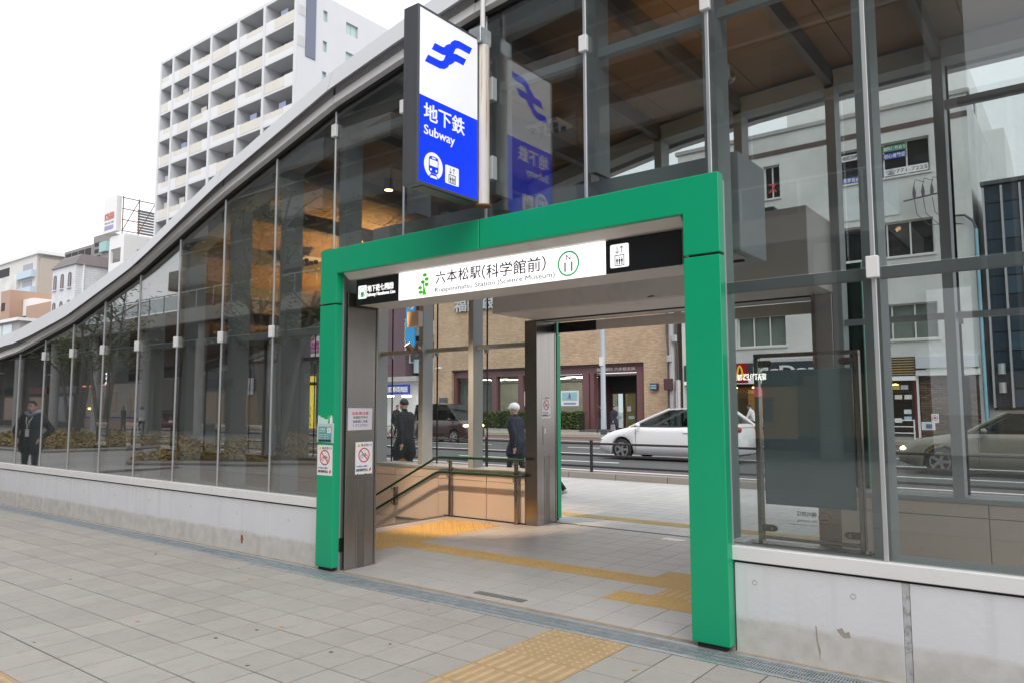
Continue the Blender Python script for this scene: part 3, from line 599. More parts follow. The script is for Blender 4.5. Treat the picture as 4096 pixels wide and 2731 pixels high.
for (a, b) in ((.012, .082), (.036, .042), (-.012, .02), (.036, -.006), (-.046, -.03), (-.04, -.07)):
    e = MB(); flat(e, [(.026*math.cos(t_*.3927)+a, .017*math.sin(t_*.3927)+b) for t_ in range(16)], (1.045, .1495, 2.643), '-Y', .002); e.build('tree_emblem', m_lgreen, nb)
m_litw = mat('lit_white_icon', (.8, .8, .8), .4, em=(1, 1, 1), es=.75)
e = MB(); flat(e, rrect(.12, .128, .01), (.219, .1495, 2.649), '-Y', .0015); e.build('line_icon', m_litw, nb)
disc(MB(), (.219, .148, 2.649), .048, '-Y', .0012, 24, .043).build('line_icon_ring', m_lineg, nb); e = MB(); flat(e, rrect(.044, .03, .006), (.219, .148, 2.634), '-Y', .0012); flat(e, [(-.014, -.03), (.014, -.03), (.02, -.044), (-.02, -.044)], (.219, .148, 2.649), '-Y', .0012); e.build('line_icon_train', m_lineg, nb)
text('地下鉄七隈線', (.47, .1485, 2.674), '-Y', m_litw, nb, w=.365, h=.066, bold=.022); text('Subway Nanakuma Line', (.48, .1485, 2.611), '-Y', m_litw, nb, w=.39, h=.044, bold=.02)
def lift_icon(c, face, w, h, parent, lit, d):
    """white plate with arrows over a car of three figures"""
    U = {'-Y': Vector((1, 0, 0)), '+X': Vector((0, 1, 0))}[face]; N = {'-Y': Vector((0, -1, 0)), '+X': Vector((1, 0, 0))}[face]; c = Vector(c)
    e = MB(); flat(e, rrect(w, h, w*.08), c, face, d); e.build('lift_icon', lit, parent); c2 = c+N*(d+.0002)
    e = MB(); q = w*.025
    for a, b in (((-.24, -.42), (.24, -.42)), ((-.24, .02), (.24, .02)), ((-.24, -.43), (-.24, .03)), ((.24, -.43), (.24, .03))): stroke(e, (a[0]*w, a[1]*h), (b[0]*w, b[1]*h), w*.035, c2, face, .001)
    for x in (-.13, 0, .13):
        flat(e, [(x*w+w*.028*math.cos(t_), -.09*h+w*.028*math.sin(t_)) for t_ in [k*.785 for k in range(8)]], c2, face, .0008)
        flat(e, [(x*w-w*.045, -.14*h), (x*w+w*.045, -.14*h), (x*w+w*.045, -.25*h), (x*w+w*.025, -.26*h), (x*w+w*.025, -.38*h), (x*w-w*.025, -.38*h), (x*w-w*.025, -.26*h), (x*w-w*.045, -.25*h)], c2, face, .0008)
    for x, up_ in ((-.12, -1), (.12, 1)):
        t0, t1 = (.10, .40); stroke(e, (x*w, t0*h), (x*w, t1*h), w*.028, c2, face, .0009)
        zt_ = t1 if up_ > 0 else t0
        for sd_ in (-1, 1): stroke(e, (x*w, zt_*h), (x*w+sd_*.09*w, (zt_-up_*.09)*h), w*.028, c2, face, .0007)
    e.build('lift_icon_figures', m_blk, parent)
lift_icon((3.055, .1495, 2.648), '-Y', .156, .175, nb, m_litw, .0015)

# ================================================================== PROJECTING SIGN
ps = thing('projecting_sign', 'tall backlit white and blue subway sign projecting from the facade', 'sign', (1.79, -.4, 3.2))
SX = 1.87
sb_ = MB().box(1.714, SX, -.77, -.752, 3.205, 4.605).box(1.714, SX, -.076, -.058, 3.205, 4.605).box(1.714, SX, -.752, -.076, 4.587, 4.605).box(1.714, SX, -.752, -.076, 3.205, 3.228); sb_.build('frame', m_dkgrey, ps, .002)
for x0, x1 in ((1.7165, 1.738), (1.741, 1.832), (1.835, 1.868)): box('casing_strip', x0, x1, -.774, -.7705, 3.206, 4.604, m_dkgrey, ps, .001)
box('underside_plate', 1.735, 1.85, -.70, -.12, 3.199, 3.2045, mat('dull_underside', (.11, .115, .10), .5, .4, var=.3, vs=20), ps)
m_sgw = mat('backlit_white', (.8, .8, .82), .25, em=(.93, .94, 1), es=.36); m_sgb = mat('backlit_blue', (.0, .03, .75), .25, em=(.0, .035, 1), es=.62)
box('white_panel', 1.86, SX-.004, -.752, -.076, 3.899, 4.587, m_sgw, ps); box('blue_panel', 1.86, SX-.004, -.752, -.076, 3.228, 3.898, m_sgb, ps)
box('white_panel', 1.716, 1.72, -.752, -.076, 3.899, 4.587, m_sgw, ps); box('blue_panel', 1.716, 1.72, -.752, -.076, 3.228, 3.898, m_sgb, ps)
def ribbon(path, w, x, d, m, name, parent, sh=.27):
    P = [Vector(p) for p in path]; L, Q = [], []
    for i, p in enumerate(P):
        t_ = (P[min(i+1, len(P)-1)]-P[max(i-1, 0)]).normalized(); n_ = Vector((-t_.y, t_.x))
        if i in (0, len(P)-1): n_ = (n_+Vector((sh*2, 0))*(1 if n_.y > 0 else -1))
        L.append(p+n_*w/2); Q.append(p-n_*w/2)
    e = MB(); n = len(P)
    e.pts([(x, a.x, a.y) for a in L]+[(x, a.x, a.y) for a in Q]+[(x+d, a.x, a.y) for a in L]+[(x+d, a.x, a.y) for a in Q],
          [f for i in range(n-1) for f in ((2*n+i, 2*n+i+1, 3*n+i+1, 3*n+i), (i, i+1, 2*n+i+1, 2*n+i), (n+i, n+i+1, 3*n+i+1, 3*n+i), (i, i+1, n+i+1, n+i))]); return e.build(name, m, parent)
FX = SX-.0038
ribbon([(-.678, 4.205), (-.53, 4.206), (-.49, 4.217), (-.46, 4.24), (-.437, 4.285), (-.417, 4.33), (-.398, 4.375), (-.375, 4.42), (-.345, 4.445), (-.305, 4.455), (-.161, 4.456)], .064, FX, .0012, m_sgb, 'emblem', ps)
ribbon([(-.604, 4.328), (-.50, 4.329), (-.465, 4.338), (-.435, 4.37), (-.41, 4.40)], .064, FX, .0009, m_sgb, 'emblem', ps); ribbon([(-.425, 4.262), (-.40, 4.295), (-.37, 4.325), (-.335, 4.333), (-.234, 4.333)], .064, FX, .0007, m_sgb, 'emblem', ps)
text('地下鉄', (FX+.001, -.468, 3.784), '+X', m_sgw, ps, w=.468, h=.142, bold=.014); text('Subway', (FX+.001, -.525, 3.629), '+X', m_sgw, ps, w=.348, h=.098, bold=.010)
disc(MB(), (FX, -.592, 3.377), .103, '+X', .0010, 40).build('train_icon', m_sgw, ps)
e = MB(); c_ = (FX+.0012, -.592, 3.377)
flat(e, [(-.053, .045), (-.045, .066), (-.025, .072), (.025, .072), (.045, .066), (.053, .045), (.053, -.045), (.035, -.06), (-.035, -.06), (-.053, -.045)], c_, '+X', .0006)
flat(e, [(-.028, -.062), (.028, -.062), (.06, -.105), (-.06, -.105)], c_, '+X', .0005); e.build('train_icon_body', m_sgb, ps)
e = MB(); c_ = (FX+.002, -.592, 3.377); flat(e, rrect(.088, .05, .006), (c_[0], c_[1], c_[2]+.02), '+X', .0005); flat(e, rrect(.042, .01, .004), (c_[0], c_[1], c_[2]+.059), '+X', .0005)
for a in (-.03, .03): flat(e, [(a+.010*math.cos(k*.785), -.035+.010*math.sin(k*.785)) for k in range(8)], c_, '+X', .0005)
flat(e, [(-.03, -.078), (.03, -.078), (.04, -.098), (-.04, -.098)], c_, '+X', .0005); e.build('train_icon_window', m_sgw, ps)
lift_icon((FX, -.3815, 3.3515), '+X', .158, .147, ps, m_sgw, .001)
sp_ = thing('sign_pole', 'white pole with streaks of rust carrying the subway sign', 'pole', (1.88, 0, 3.2))
MB().tube([(1.862, .000, 3.195), (1.862, .000, 4.56)], .056, 20).build('pole', m_rust, sp_, smooth=True)
MB().tube([(1.868, .0, 3.185), (1.868, .0, 3.196)], .066, 20).build('end_plate', mat('rusty_plate', (.22, .10, .04), .8, var=.4, vs=30), sp_, smooth=True)
box('junction_box', 1.775, 1.905, -.085, .06, 4.562, 4.70, m_galv, sp_, .004)
for yy, zz in ((-.07, 4.58), (-.07, 4.685), (.045, 4.58), (.045, 4.685)): disc(MB(), (1.905, yy, zz), .007, '+X', .004, 8).build('bolt', m_galv, sp_)
MB().tube([(1.868, -.01, 4.70), (1.868, -.01, 6.4)], .021, 14).build('conduit', m_white, sp_, smooth=True)
for zc in (3.52, 4.20): box('wall_bracket', 1.85, 1.93, .045, .107, zc-.10, zc+.10, m_steelpaint, sp_, .004)
# ================================================================== NOTICES
def no_bike(name, label, c, face, w, h):
    N = {'-Y': Vector((0, -1, 0)), '+X': Vector((1, 0, 0))}[face]; U = {'-Y': Vector((1, 0, 0)), '+X': Vector((0, 1, 0))}[face]; Zv = Vector((0, 0, 1)); c = Vector(c)
    g = thing(name, label, 'notice', c); e = MB(); flat(e, [(-w/2, -h/2), (w/2, -h/2), (w/2, h/2), (-w/2, h/2)], c, face, .0015); e.build('sheet', m_paper, g)
    d = c+N*.0018; A = lambda u, v: d+U*(u*w)+Zv*(v*h)
    e = MB(); flat(e, [(-.105*w, -.05*h), (.105*w, -.05*h), (0, .05*h)], A(-.32, .40), face, .0008); e.build('warning_triangle', m_yelp, g)
    text('!', A(-.32, .395)+N*.001, face, m_blk, g, h=.06*h, ext=.0004); text('あぶない！', A(.13, .405), face, m_blk, g, w=.62*w, h=.085*h, bold=.02, ext=.0006)
    ring = MB(); disc(ring, A(0, .09), .33*w, face, .0008, 32, .275*w); stroke(ring, (-.21*w, .155*h), (.21*w, -.155*h), .05*w, A(0, .09), face, .0011); ring.build('prohibition_ring', m_redp, g)
    e = MB(); q = A(0, .07)
    for u in (-.14, .14): disc(e, q+U*(u*w)-Zv*.02*h, .085*w, face, .0006, 18, .068*w)
    for a, b in (((-.14, -.02), (-.05, .06)), ((-.05, .06), (.08, .06)), ((.08, .06), (-.0, -.02)), ((-.0, -.02), (-.05, .06)), ((.08, .06), (.14, -.02)), ((.08, .06), (.05, .10))): stroke(e, (a[0]*w, a[1]*h), (b[0]*w, b[1]*h), .018*w, q, face, .0005)
    e.build('bicycle_drawing', m_blk, g)
    text('地下鉄出入口構内', A(-.12, -.255), face, m_bluep, g, w=.62*w, h=.055*h, bold=.02, ext=.0006); text('自転車通行禁止', A(-.10, -.37), face, m_blk, g, w=.68*w, h=.095*h, bold=.03, ext=.0006)
    e = MB(); stroke(e, (-.05*w, -.05*h), (.06*w, .06*h), .05*w, A(.36, -.37), face, .0006); stroke(e, (-.05*w, .02*h), (.07*w, -.02*h), .04*w, A(.36, -.37), face, .0008); e.build('red_mark', m_redp, g)
no_bike('bicycle_notice', 'white no-cycling notice stuck low on the front of the green post', (-.113, -.0012, 1.04), '-Y', .226, .288)
no_bike('bicycle_notice', 'white no-cycling notice on the stainless pillar above the guide rails', (.0505, .345, 1.05), '+X', .218, .312)
no_bike('bicycle_notice', 'small no-cycling notice on the pillar by the street opening', (-.0648, 3.63, 1.548), '+X', .205, .30)
pn = thing('paper_notice', 'taped paper notice with red heading high on the stainless pillar', 'notice', (.05, .29, 1.43))
e = MB(); flat(e, [(-.155, -.107), (.152, -.104), (.155, .105), (-.153, .108)], (.0505, .29, 1.43), '+X', .0012); e.build('sheet', mat('mauve_paper', (.64, .61, .66), .5), pn)
for tx, z_, m_ in (('自転車注意', 1.488, m_redp), ('歩道走行中の', 1.448, m_blk), ('自転車に注意', 1.408, m_blk), ('してください', 1.37, m_blk)): text(tx, (.052, .292, z_), '+X', m_, pn, w=.205 if m_ is m_redp else .185, h=.03 if m_ is m_redp else .026, bold=.008, ext=.0005)
an = thing('acrylic_notice', 'clear-sleeved green exit notice taped to the front of the green post', 'notice', (-.11, 0, 1.3))
e = MB(); flat(e, [(-.122, -.09), (.12, -.10), (.124, .088), (-.12, .085)], (-.11, -.001, 1.305), '-Y', .006); e.build('sleeve', mat('cloudy_plastic', (.50, .62, .60), .2), an, .001)
e = MB(); flat(e, [(-.10, -.085), (.092, -.088), (.095, .06), (-.098, .06)], (-.11, -.0075, 1.302), '-Y', .001); e.build('sheet', m_tealp, an)
box('bottom_strip', -.208, -.02, -.0095, -.0085, 1.218, 1.236, m_blk, an); box('number_plate', -.075, -.024, -.0098, -.0086, 1.30, 1.352, m_paper, an)
text('1', (-.049, -.0102, 1.326), '-Y', m_blk, an, h=.04, ext=.0004); text('六本松', (-.15, -.0095, 1.336), '-Y', m_paper, an, w=.085, h=.026, bold=.01, ext=.0004); text('Ropponmatsu', (-.15, -.0095, 1.312), '-Y', m_paper, an, w=.085, h=.012, ext=.0004)
for k in range(3): text('構内では 自転車を 押して', (-.115, -.0095, 1.285-k*.017), '-Y', m_paper, an, w=.16, h=.009, ext=.0003)
e = MB(); flat(e, [(-.118, 0), (.03, 0), (.04, .04), (-.01, .038), (-.03, .05), (-.06, .06), (-.075, .052), (-.08, .072), (-.118, .074)], (-.11, -.001, 1.393), '-Y', .001); e.build('torn_label', mat('torn_pale_green', (.55, .74, .66), .6), an)
e = MB(); flat(e, [(-.018, 0), (.02, 0), (.02, .055), (.012, .056), (.012, .075), (-.008, .075), (-.008, .056), (-.018, .055)], (-.03, -.001, 1.393), '-Y', .0014); e.build('number_tab', m_paper, an)
e = MB(); flat(e, [(-.02, -.03), (.02, -.03), (.02, .028), (-.02, .03)], (-.065, -.001, 1.44), '-Y', .0008); e.build('green_patch', mat('leaf_green_paper', (.12, .45, .10), .6), an)
# ================================================================== HANDRAIL
hr = thing('stair_handrail', 'dark green double handrail bending down the stairs on steel posts', 'handrail', (-1.5, 3.3, 0))
def bend(z):
    return [(-.20, 3.30, z+.012), (-1.68, 3.30, z), (-1.76, 3.30, z-.012), (-1.84, 3.30, z-.045), (-5.8, 3.30, z-.045-.485*3.96)]
MB().tube(bend(.84), .017, 12).build('upper_rail', m_rail, hr, smooth=True); MB().tube([(-.262, 3.39, .640), (-.245, 3.33, .640), (-.262, 3.30, .640)]+bend(.63)[1:], .017, 12).build('lower_rail', m_rail, hr, smooth=True)
for x in (-1.56, -.376):
    box('post', x-.026, x+.026, 3.352, 3.385, 0.002, .80, m_stain, hr, .004)
    for z_ in (.835, .625): MB().tube([(x, 3.36, z_-.06), (x, 3.30, z_-.055), (x, 3.30, z_-.018)], .008, 8).build('bracket', m_stain, hr, smooth=True)
for x in (-2.69, -3.9, -5.1):
    z_ = .84-.045-.485*(-1.84-x); box('post', x-.026, x+.026, 3.352, 3.411, z_-.30, z_-.03, m_stain, hr, .004)
    for d_ in (0, -.21): MB().tube([(x, 3.36, z_+d_-.06), (x, 3.30, z_+d_-.055), (x, 3.30, z_+d_-.018)], .008, 8).build('bracket', m_stain, hr, smooth=True)
# ================================================================== FROSTED BOARD BEHIND THE RIGHT-HAND GLASS
fb = thing('frosted_board', 'frosted glass board in a steel frame standing on the ledge behind the glass', 'notice board', (4.3, .33, .65))
for x0, x1 in ((3.975, 4.005), (4.60, 4.63)): box('upright', x0, x1, .30, .36, .652, 1.862, m_stain, fb, .003)
box('top_bar', 3.975, 4.63, .30, .36, 1.863, 1.888, m_stain, fb, .003)
box('foot_plate', 3.94, 4.665, .27, .39, .6485, .6555, m_stain, fb, .002); box('bottom_bar', 4.006, 4.599, .31, .35, .68, .70, m_stain, fb, .002)
box('clear_pane', 4.02, 4.586, .326, .336, .715, 1.85, GLASSR, fb)
box('frosted_film', 4.022, 4.584, .3225, .3245, .903, 1.778, mat('frosted_teal_film', (.19, .25, .265), .35, var=.08, vs=3), fb)
for x, z_, sx in ((4.005, 1.82, 1), (4.60, 1.82, -1), (4.005, .75, 1), (4.60, .75, -1)):
    e = MB(); flat(e, [(0, -.022), (sx*.07, -.022), (sx*.088, -.012), (sx*.094, 0), (sx*.088, .012), (sx*.07, .022), (0, .022)], (x, .3255, z_), '-Y', .010); e.build('clamp', m_stain_d, fb); disc(MB(), (x+sx*.06, .315, z_), .012, '-Y', .008, 14).build('clamp_screw', m_stain, fb)
text('構内禁煙', (4.277, .3385, .855), '+Y', m_blk, fb, w=.125, h=.03, bold=.01, ext=.0006); text('No smoking', (4.277, .3385, .812), '+Y', m_blk, fb, w=.12, h=.02, ext=.0006); text('火災予防のため、その他この構内での喫煙を禁じます', (4.25, .3385, .785), '+Y', m_blk, fb, w=.19, h=.008, ext=.0004)
disc(MB(), (4.388, .3385, .836), .039, '+Y', .001, 28, .033).build('no_smoking_ring', m_redp, fb); box('cigarette_drawing', 4.365, 4.41, .3385, .3392, .822, .829, m_blk, fb)
# ================================================================== UPLIGHTS
m_lamp = mat('lamp_glow', (1, .6, .25), .5, em=(1, .62, .25), es=14); m_brass = mat('lamp_bronze', (.30, .24, .18), .35, .8)
def uplight(label, base, head, target, power, yb):
    """spot on a bracket: plate on the column, drum, tilting head with a glowing lens"""
    b = Vector(base); h = Vector(head); d = (Vector(target)-h).normalized()
    g = thing('spotlight', label, 'spotlight', b, 'warm spotlights on the hall columns')
    box('back_plate', b.x-.05, b.x+.05, min(b.y, b.y+yb*.03), max(b.y, b.y+yb*.03), b.z-.06, b.z+.06, m_steelpaint, g, .004)
    MB().tube([b+Vector((0, yb*.03, 0)), b+Vector((0, yb*.10, 0))], .045, 16).build('drum', m_brass, g, smooth=True)
    MB().tube([h-d*.10, h-d*.07, h-d*.03, h+d*.04], [.018, .038, .048, .050], 18).build('head', m_brass, g, smooth=True)
    MB().tube([b+Vector((0, yb*.09, 0)), h-d*.06], .02, 10).build('arm', m_brass, g, smooth=True)
    MB().tube([h+d*.041, h+d*.044], .044, 18).build('lens', m_lamp, g)
    L = bpy.data.lights.new('spotlight_beam', 'SPOT'); L.energy = power; L.color = (1, .56, .18); L.spot_size = R(96); L.spot_blend = .7; L.shadow_soft_size = .05
    lo = bpy.data.objects.new('spotlight_beam', L); COL.objects.link(lo); lo.location = h+d*.07; lo.rotation_euler = (-d).to_track_quat('Z', 'Y').to_euler(); adopt(lo, g)
uplight('lit bronze spotlight on the column above the stair rail', (-2.215, 3.418, 2.43), (-2.29, 3.24, 2.45), (-3.2, 2.2, 4.2), 620, -1)
uplight('lit spotlight on the next column further down the stairs', (-5.195, 3.418, 2.30), (-5.25, 3.26, 2.34), (-5.6, 2.4, 3.4), 30, -1)
uplight('spotlight high inside the glass beside the green portal', (3.745, .476, 3.97), (3.74, .62, 3.99), (2.9, 2.2, 5.0), 35, 1)
# the lit downlights that wash the stair wall
for (dx, dy, pw, lab) in ((-1.0, 1.6, 980, 'lit downlight over the head of the stairs'), (-3.1, 1.6, 120, 'lit downlight over the lower stair flight')):
    zc = zt(dx)-.10; g = thing('downlight', lab, 'lamp', (dx, dy, zc)); MB().tube([(dx, dy, zc+.14), (dx, dy, zc+.02), (dx, dy, zc)], [.05, .06, .06], 16).build('housing', m_black, g, smooth=True); MB().tube([(dx, dy, zc-.004), (dx, dy, zc-.001)], .05, 16).build('lens', m_lamp, g)
    L = bpy.data.lights.new('downlight_beam', 'SPOT'); L.energy = pw; L.color = (1, .72, .48); L.spot_size = R(46); L.spot_blend = .6; L.shadow_soft_size = .06
    lo = bpy.data.objects.new('downlight_beam', L); COL.objects.link(lo); lo.location = (dx, dy, zc-.02); lo.rotation_euler = Vector((.03, -.47, 1)).to_track_quat('Z', 'Y').to_euler(); adopt(lo, g)
cb = box('junction_cover', -2.40, -2.16, 3.30, 3.40, 2.75, 2.98, m_whitebox, None, .003); tag(cb, 'square steel cover box on the column above the lit spotlight', 'box')
# clusters of small downlights under the ceiling
for (x, y, lab) in ((-3.05, 1.9, 'cluster of small black downlights over the lower stairs'), (1.0, 2.2, 'cluster of small black downlights above the near entrance'), (-1.3, 2.9, 'cluster of small black downlights by the lit spotlight')):
    g = thing('downlight_cluster', lab, 'lamp', (x, y, zt(x)), 'downlight clusters under the ceiling'); zc = zt(x)-.06
    box('mounting_plate', x-.22, x+.22, y-.16, y+.16, zc+.0, zc+.03, m_whitebox, g)
    for i in range(4):
        for j in range(2): MB().tube([(x-.15+i*.1, y-.08+j*.16, zc), (x-.15+i*.1, y-.08+j*.16, zc-.05), (x-.15+i*.1, y-.08+j*.16, zc-.055)], [.03, .03, .02], 12).build('downlight', m_black, g, smooth=True)

# ================================================================== ACROSS THE STREET
def facade(parent, m, face, pos, u0, u1, v0, v1, depth, ops, name='wall', extra=()):
    """wall slab with rectangular openings (u0,u1,v0,v1); outward face at pos. returns a box maker in wall coordinates"""
    us = sorted({u0, u1, *[q for o in ops for q in o[:2]]}); vs = sorted({v0, v1, *[q for o in ops for q in o[2:4]]})
    sg = {'-Y': 1, '+Y': -1, '+X': -1}[face]
    def bx(mb, a0, a1, b0, b1, d0, d1):
        lo, hi = sorted((pos+sg*d0, pos+sg*d1))
        return mb.box(lo, hi, a0, a1, b0, b1) if face == '+X' else mb.box(a0, a1, lo, hi, b0, b1)
    w = MB()
    for j in range(len(vs)-1):
        run = None
        for i in range(len(us)):
            solid = i < len(us)-1 and not any(o[0] <= (us[i]+us[i+1])/2 <= o[1] and o[2] <= (vs[j]+vs[j+1])/2 <= o[3] for o in ops)
            if solid and run is None: run = us[i]
            if not solid and run is not None: bx(w, run, us[i], vs[j], vs[j+1], 0, depth); run = None
    w.build(name, m, parent); return bx
m_winframe = mat('window_frame_white', (.68, .68, .66), .45); m_dark = mat('dark_interior', (.03, .033, .036), .8); m_curtain = mat('pale_blind', (.78, .75, .68), .8, var=.08, vs=2)
def window(parent, bx, o, depth, fm, pm, nm=1, sill=True, back=None):
    """frame, mullions, pane and an optional blind or dark room behind"""
    u0, u1, v0, v1 = o; f = MB(); t_ = min(.07, (u1-u0)*.08)
    bx(f, u0, u0+t_, v0, v1, depth*.45, depth*.75); bx(f, u1-t_, u1, v0, v1, depth*.45, depth*.75); bx(f, u0+t_, u1-t_, v0, v0+t_, depth*.45, depth*.75); bx(f, u0+t_, u1-t_, v1-t_, v1, depth*.45, depth*.75)
    for k in range(1, nm+1):
        c = u0+(u1-u0)*k/(nm+1); bx(f, c-t_/2, c+t_/2, v0+t_, v1-t_, depth*.46, depth*.74)
    w = f.build('window', fm, parent)
    if sill: q = MB(); bx(q, u0-.08, u1+.08, v0-.10, v0-.002, -.08, depth*.6); q.build('sill', fm, w)
    q = MB(); bx(q, u0+t_, u1-t_, v0+t_, v1-t_, depth*.58, depth*.62); q.build('pane', pm, w)
    if back: q = MB(); bx(q, u0, u1, v0, v1, depth*.9, depth*.98); q.build('blind', back, w)
    return w
BY = 38.
# --- brick bank
m_brick = brick_mat('tan_brick', (.46, .32, .20), (.58, .43, .29), (.34, .26, .19), .30, .10, .014)
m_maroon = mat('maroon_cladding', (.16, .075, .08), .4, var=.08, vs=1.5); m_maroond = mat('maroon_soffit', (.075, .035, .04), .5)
bk = thing('brick_bank', 'tan brick bank with maroon shopfront across the street', 'building', (-25, BY, 0))
bx = facade(bk, m_brick, '-Y', BY, -35.0, -15.04, 0, 15, .5, [(-33.1, -16.7, 0, 4.42)])
box('side_wall', -15.52, -15.05, BY+.5, 52, 0, 15, m_brick, bk); box('side_wall', -34.98, -34.5, BY+.5, 52, 0, 15, m_brick, bk); box('roof', -34.6, -15.5, BY+.4, 52, 14.6, 14.9, m_conc, bk)
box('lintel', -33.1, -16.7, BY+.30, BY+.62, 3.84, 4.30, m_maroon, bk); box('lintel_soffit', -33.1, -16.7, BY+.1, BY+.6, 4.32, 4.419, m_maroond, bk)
for x0, x1 in ((-33.1, -32.85), (-29.3, -28.9), (-26.9, -26.5), (-21.45, -20.95), (-20.85, -20.55), (-17.35, -16.7)): box('pilaster', x0, x1, BY+.25, BY+.75, .02, 3.84, m_maroon, bk, .01)
m_room = mat('lit_room_wall', (.60, .56, .46), .8); m_tube = mat('ceiling_tube', (1, 1, 1), .5, em=(1, .97, .88), es=16)
box('room_back', -33.1, -20.9, BY+4.0, BY+4.1, 0, 3.9, m_room, bk); box('room_floor', -33.1, -16.7, BY+.5, BY+4, .02, .06, m_conc, bk); box('room_ceiling', -33.1, -16.7, BY+.63, BY+4, 3.7, 3.8, m_room, bk)
for x in (-31.5, -29.8, -27.6, -25.2, -23.4, -22.2):
    for y in (1.2, 2.6): box('ceiling_light', x, x+1.1, BY+y, BY+y+.25, 3.66, 3.698, m_tube, bk)
for a, b in ((-32.85, -31.4), (-31.35, -29.3), (-28.9, -26.9), (-26.5, -24.0), (-23.95, -21.45)):
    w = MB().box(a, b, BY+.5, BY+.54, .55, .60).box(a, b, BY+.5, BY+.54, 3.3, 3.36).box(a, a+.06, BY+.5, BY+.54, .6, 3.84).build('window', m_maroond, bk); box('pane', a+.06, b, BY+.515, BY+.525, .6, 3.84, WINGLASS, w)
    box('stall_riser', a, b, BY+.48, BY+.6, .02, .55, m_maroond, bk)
for x in (-31.2, -30.6, -24.6, -22.8): box('counter', x, x+.5, BY+2.2, BY+2.8, .06, 1.15, mat('bank_counter', (.20, .15, .10), .6), bk)
m_curt = mat('grey_green_curtain', (.36, .42, .40), .8, var=.12, vs=6, stretch=(6, 1, .1))
for k in range(22): box('curtain_slat', -32.8+k*.17, -32.68+k*.17, BY+.75, BY+.78, .3, 3.6, m_curt, bk)
# entrance recess
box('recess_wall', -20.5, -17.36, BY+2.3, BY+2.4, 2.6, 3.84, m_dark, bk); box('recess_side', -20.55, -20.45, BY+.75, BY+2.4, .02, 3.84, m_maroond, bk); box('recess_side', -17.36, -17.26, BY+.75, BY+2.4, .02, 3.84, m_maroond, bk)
for k, (a, b) in enumerate(((-20.4, -19.45), (-19.42, -18.47), (-18.44, -17.45))):
    d = MB().box(a, a+.07, BY+2.3, BY+2.36, .06, 2.6).box(b-.07, b, BY+2.3, BY+2.36, .06, 2.6).box(a+.07, b-.07, BY+2.3, BY+2.36, 2.5, 2.6).box(a+.07, b-.07, BY+2.3, BY+2.36, .06, .2).build('door', m_maroond, bk)
    box('pane', a+.07, b-.07, BY+2.325, BY+2.335, .2, 2.5, WINGLASS, d); box('sticker', a+.2, a+.5, BY+2.315, BY+2.32, 1.3, 1.65, m_paper, d); box('sticker', a+.3, b-.2, BY+2.315, BY+2.32, .8, 1.0, mat('pale_blue_paper', (.5, .66, .74), .6), d)
box('lobby_wall', -20.4, -17.4, BY+4.0, BY+4.1, 0, 3.6, mat('lit_lobby', (.62, .52, .22), .8), bk)
text('福岡銀行', (-30.15, BY-.05, 9.31), '-Y', mat('steel_letters', (.50, .52, .55), .4, .6), bk, w=5.2, h=1.05, ext=.12, bold=.02)
text('福岡銀行 六本松支店', (-18.9, BY+.29, 4.07), '-Y', mat('pale_letters', (.55, .5, .5), .5), bk, w=2.9, h=.22, bold=.02, ext=.02)
nbx = box('night_safe', -16.15, -15.65, BY-.28, BY-.01, 2.65, 3.06, m_maroond, None, .02); tag(nbx, 'dark sign box with blue stripes on the brick wall by the bank door', 'sign box')
for k in range(2): box('stripe', -16.1, -15.7, BY-.29, BY-.281, 2.72+k*.15, 2.82+k*.15, mat('pale_blue_stripe', (.2, .45, .6), .5), nbx)
wl = thing('wall_lamp', 'pale lamp head on an arm on the brick wall', 'lamp', (-34.2, BY-.2, 4.6)); MB().tube([(-34.4, BY-.005, 4.5), (-34.3, BY-.4, 4.6)], .03, 8).build('arm', m_silver, wl); MB().ell((-34.0, BY-.5, 4.6), (.35, .14, .09)).build('head', m_white, wl, smooth=True)
nb2 = box('deposit_box', -34.3, -33.5, BY-.12, BY-.005, 1.75, 2.35, m_dkgrey, None, .02); tag(nb2, 'dark wall box with blue strip left of the bank window', 'sign box'); box('strip', -34.1, -33.7, BY-.135, BY-.121, 1.85, 1.98, mat('blue_strip', (.08, .3, .5), .5), nb2)
for px, lab in ((-25.77, 'poster of a runner in the bank window above the hedge'), (-22.6, 'second runner poster in the bank window nearer the entrance')):
    g = thing('window_poster', lab, 'poster', (px, BY+.4, 1.9)); box('sheet', px-.72, px+.72, BY+.44, BY+.46, 1.68, 2.72, m_paper, g); box('picture', px-.62, px+.62, BY+.425, BY+.439, 2.05, 2.62, mat('sky_blue_print', (.30, .52, .60), .6), g)
    e = MB(); c_ = (px, BY+.424, 2.3)
    for a, b, w_ in (((0, .14), (0, -.02), .07), ((0, -.02), (.12, -.16), .05), ((0, -.02), (-.1, -.1), .05), ((-.1, -.1), (-.2, -.12), .04), ((0, .1), (.12, .04), .04), ((0, .1), (-.11, .05), .04)): stroke(e, a, b, w_, c_, '-Y', .004)
    flat(e, [(.045*math.cos(k*.785), .2+.045*math.sin(k*.785)) for k in range(8)], c_, '-Y', .004); e.build('runner_drawing', m_blk, g); box('caption', px-.5, px+.5, BY+.43, BY+.439, 1.78, 1.9, mat('blue_caption', (.15, .3, .5), .6), g)
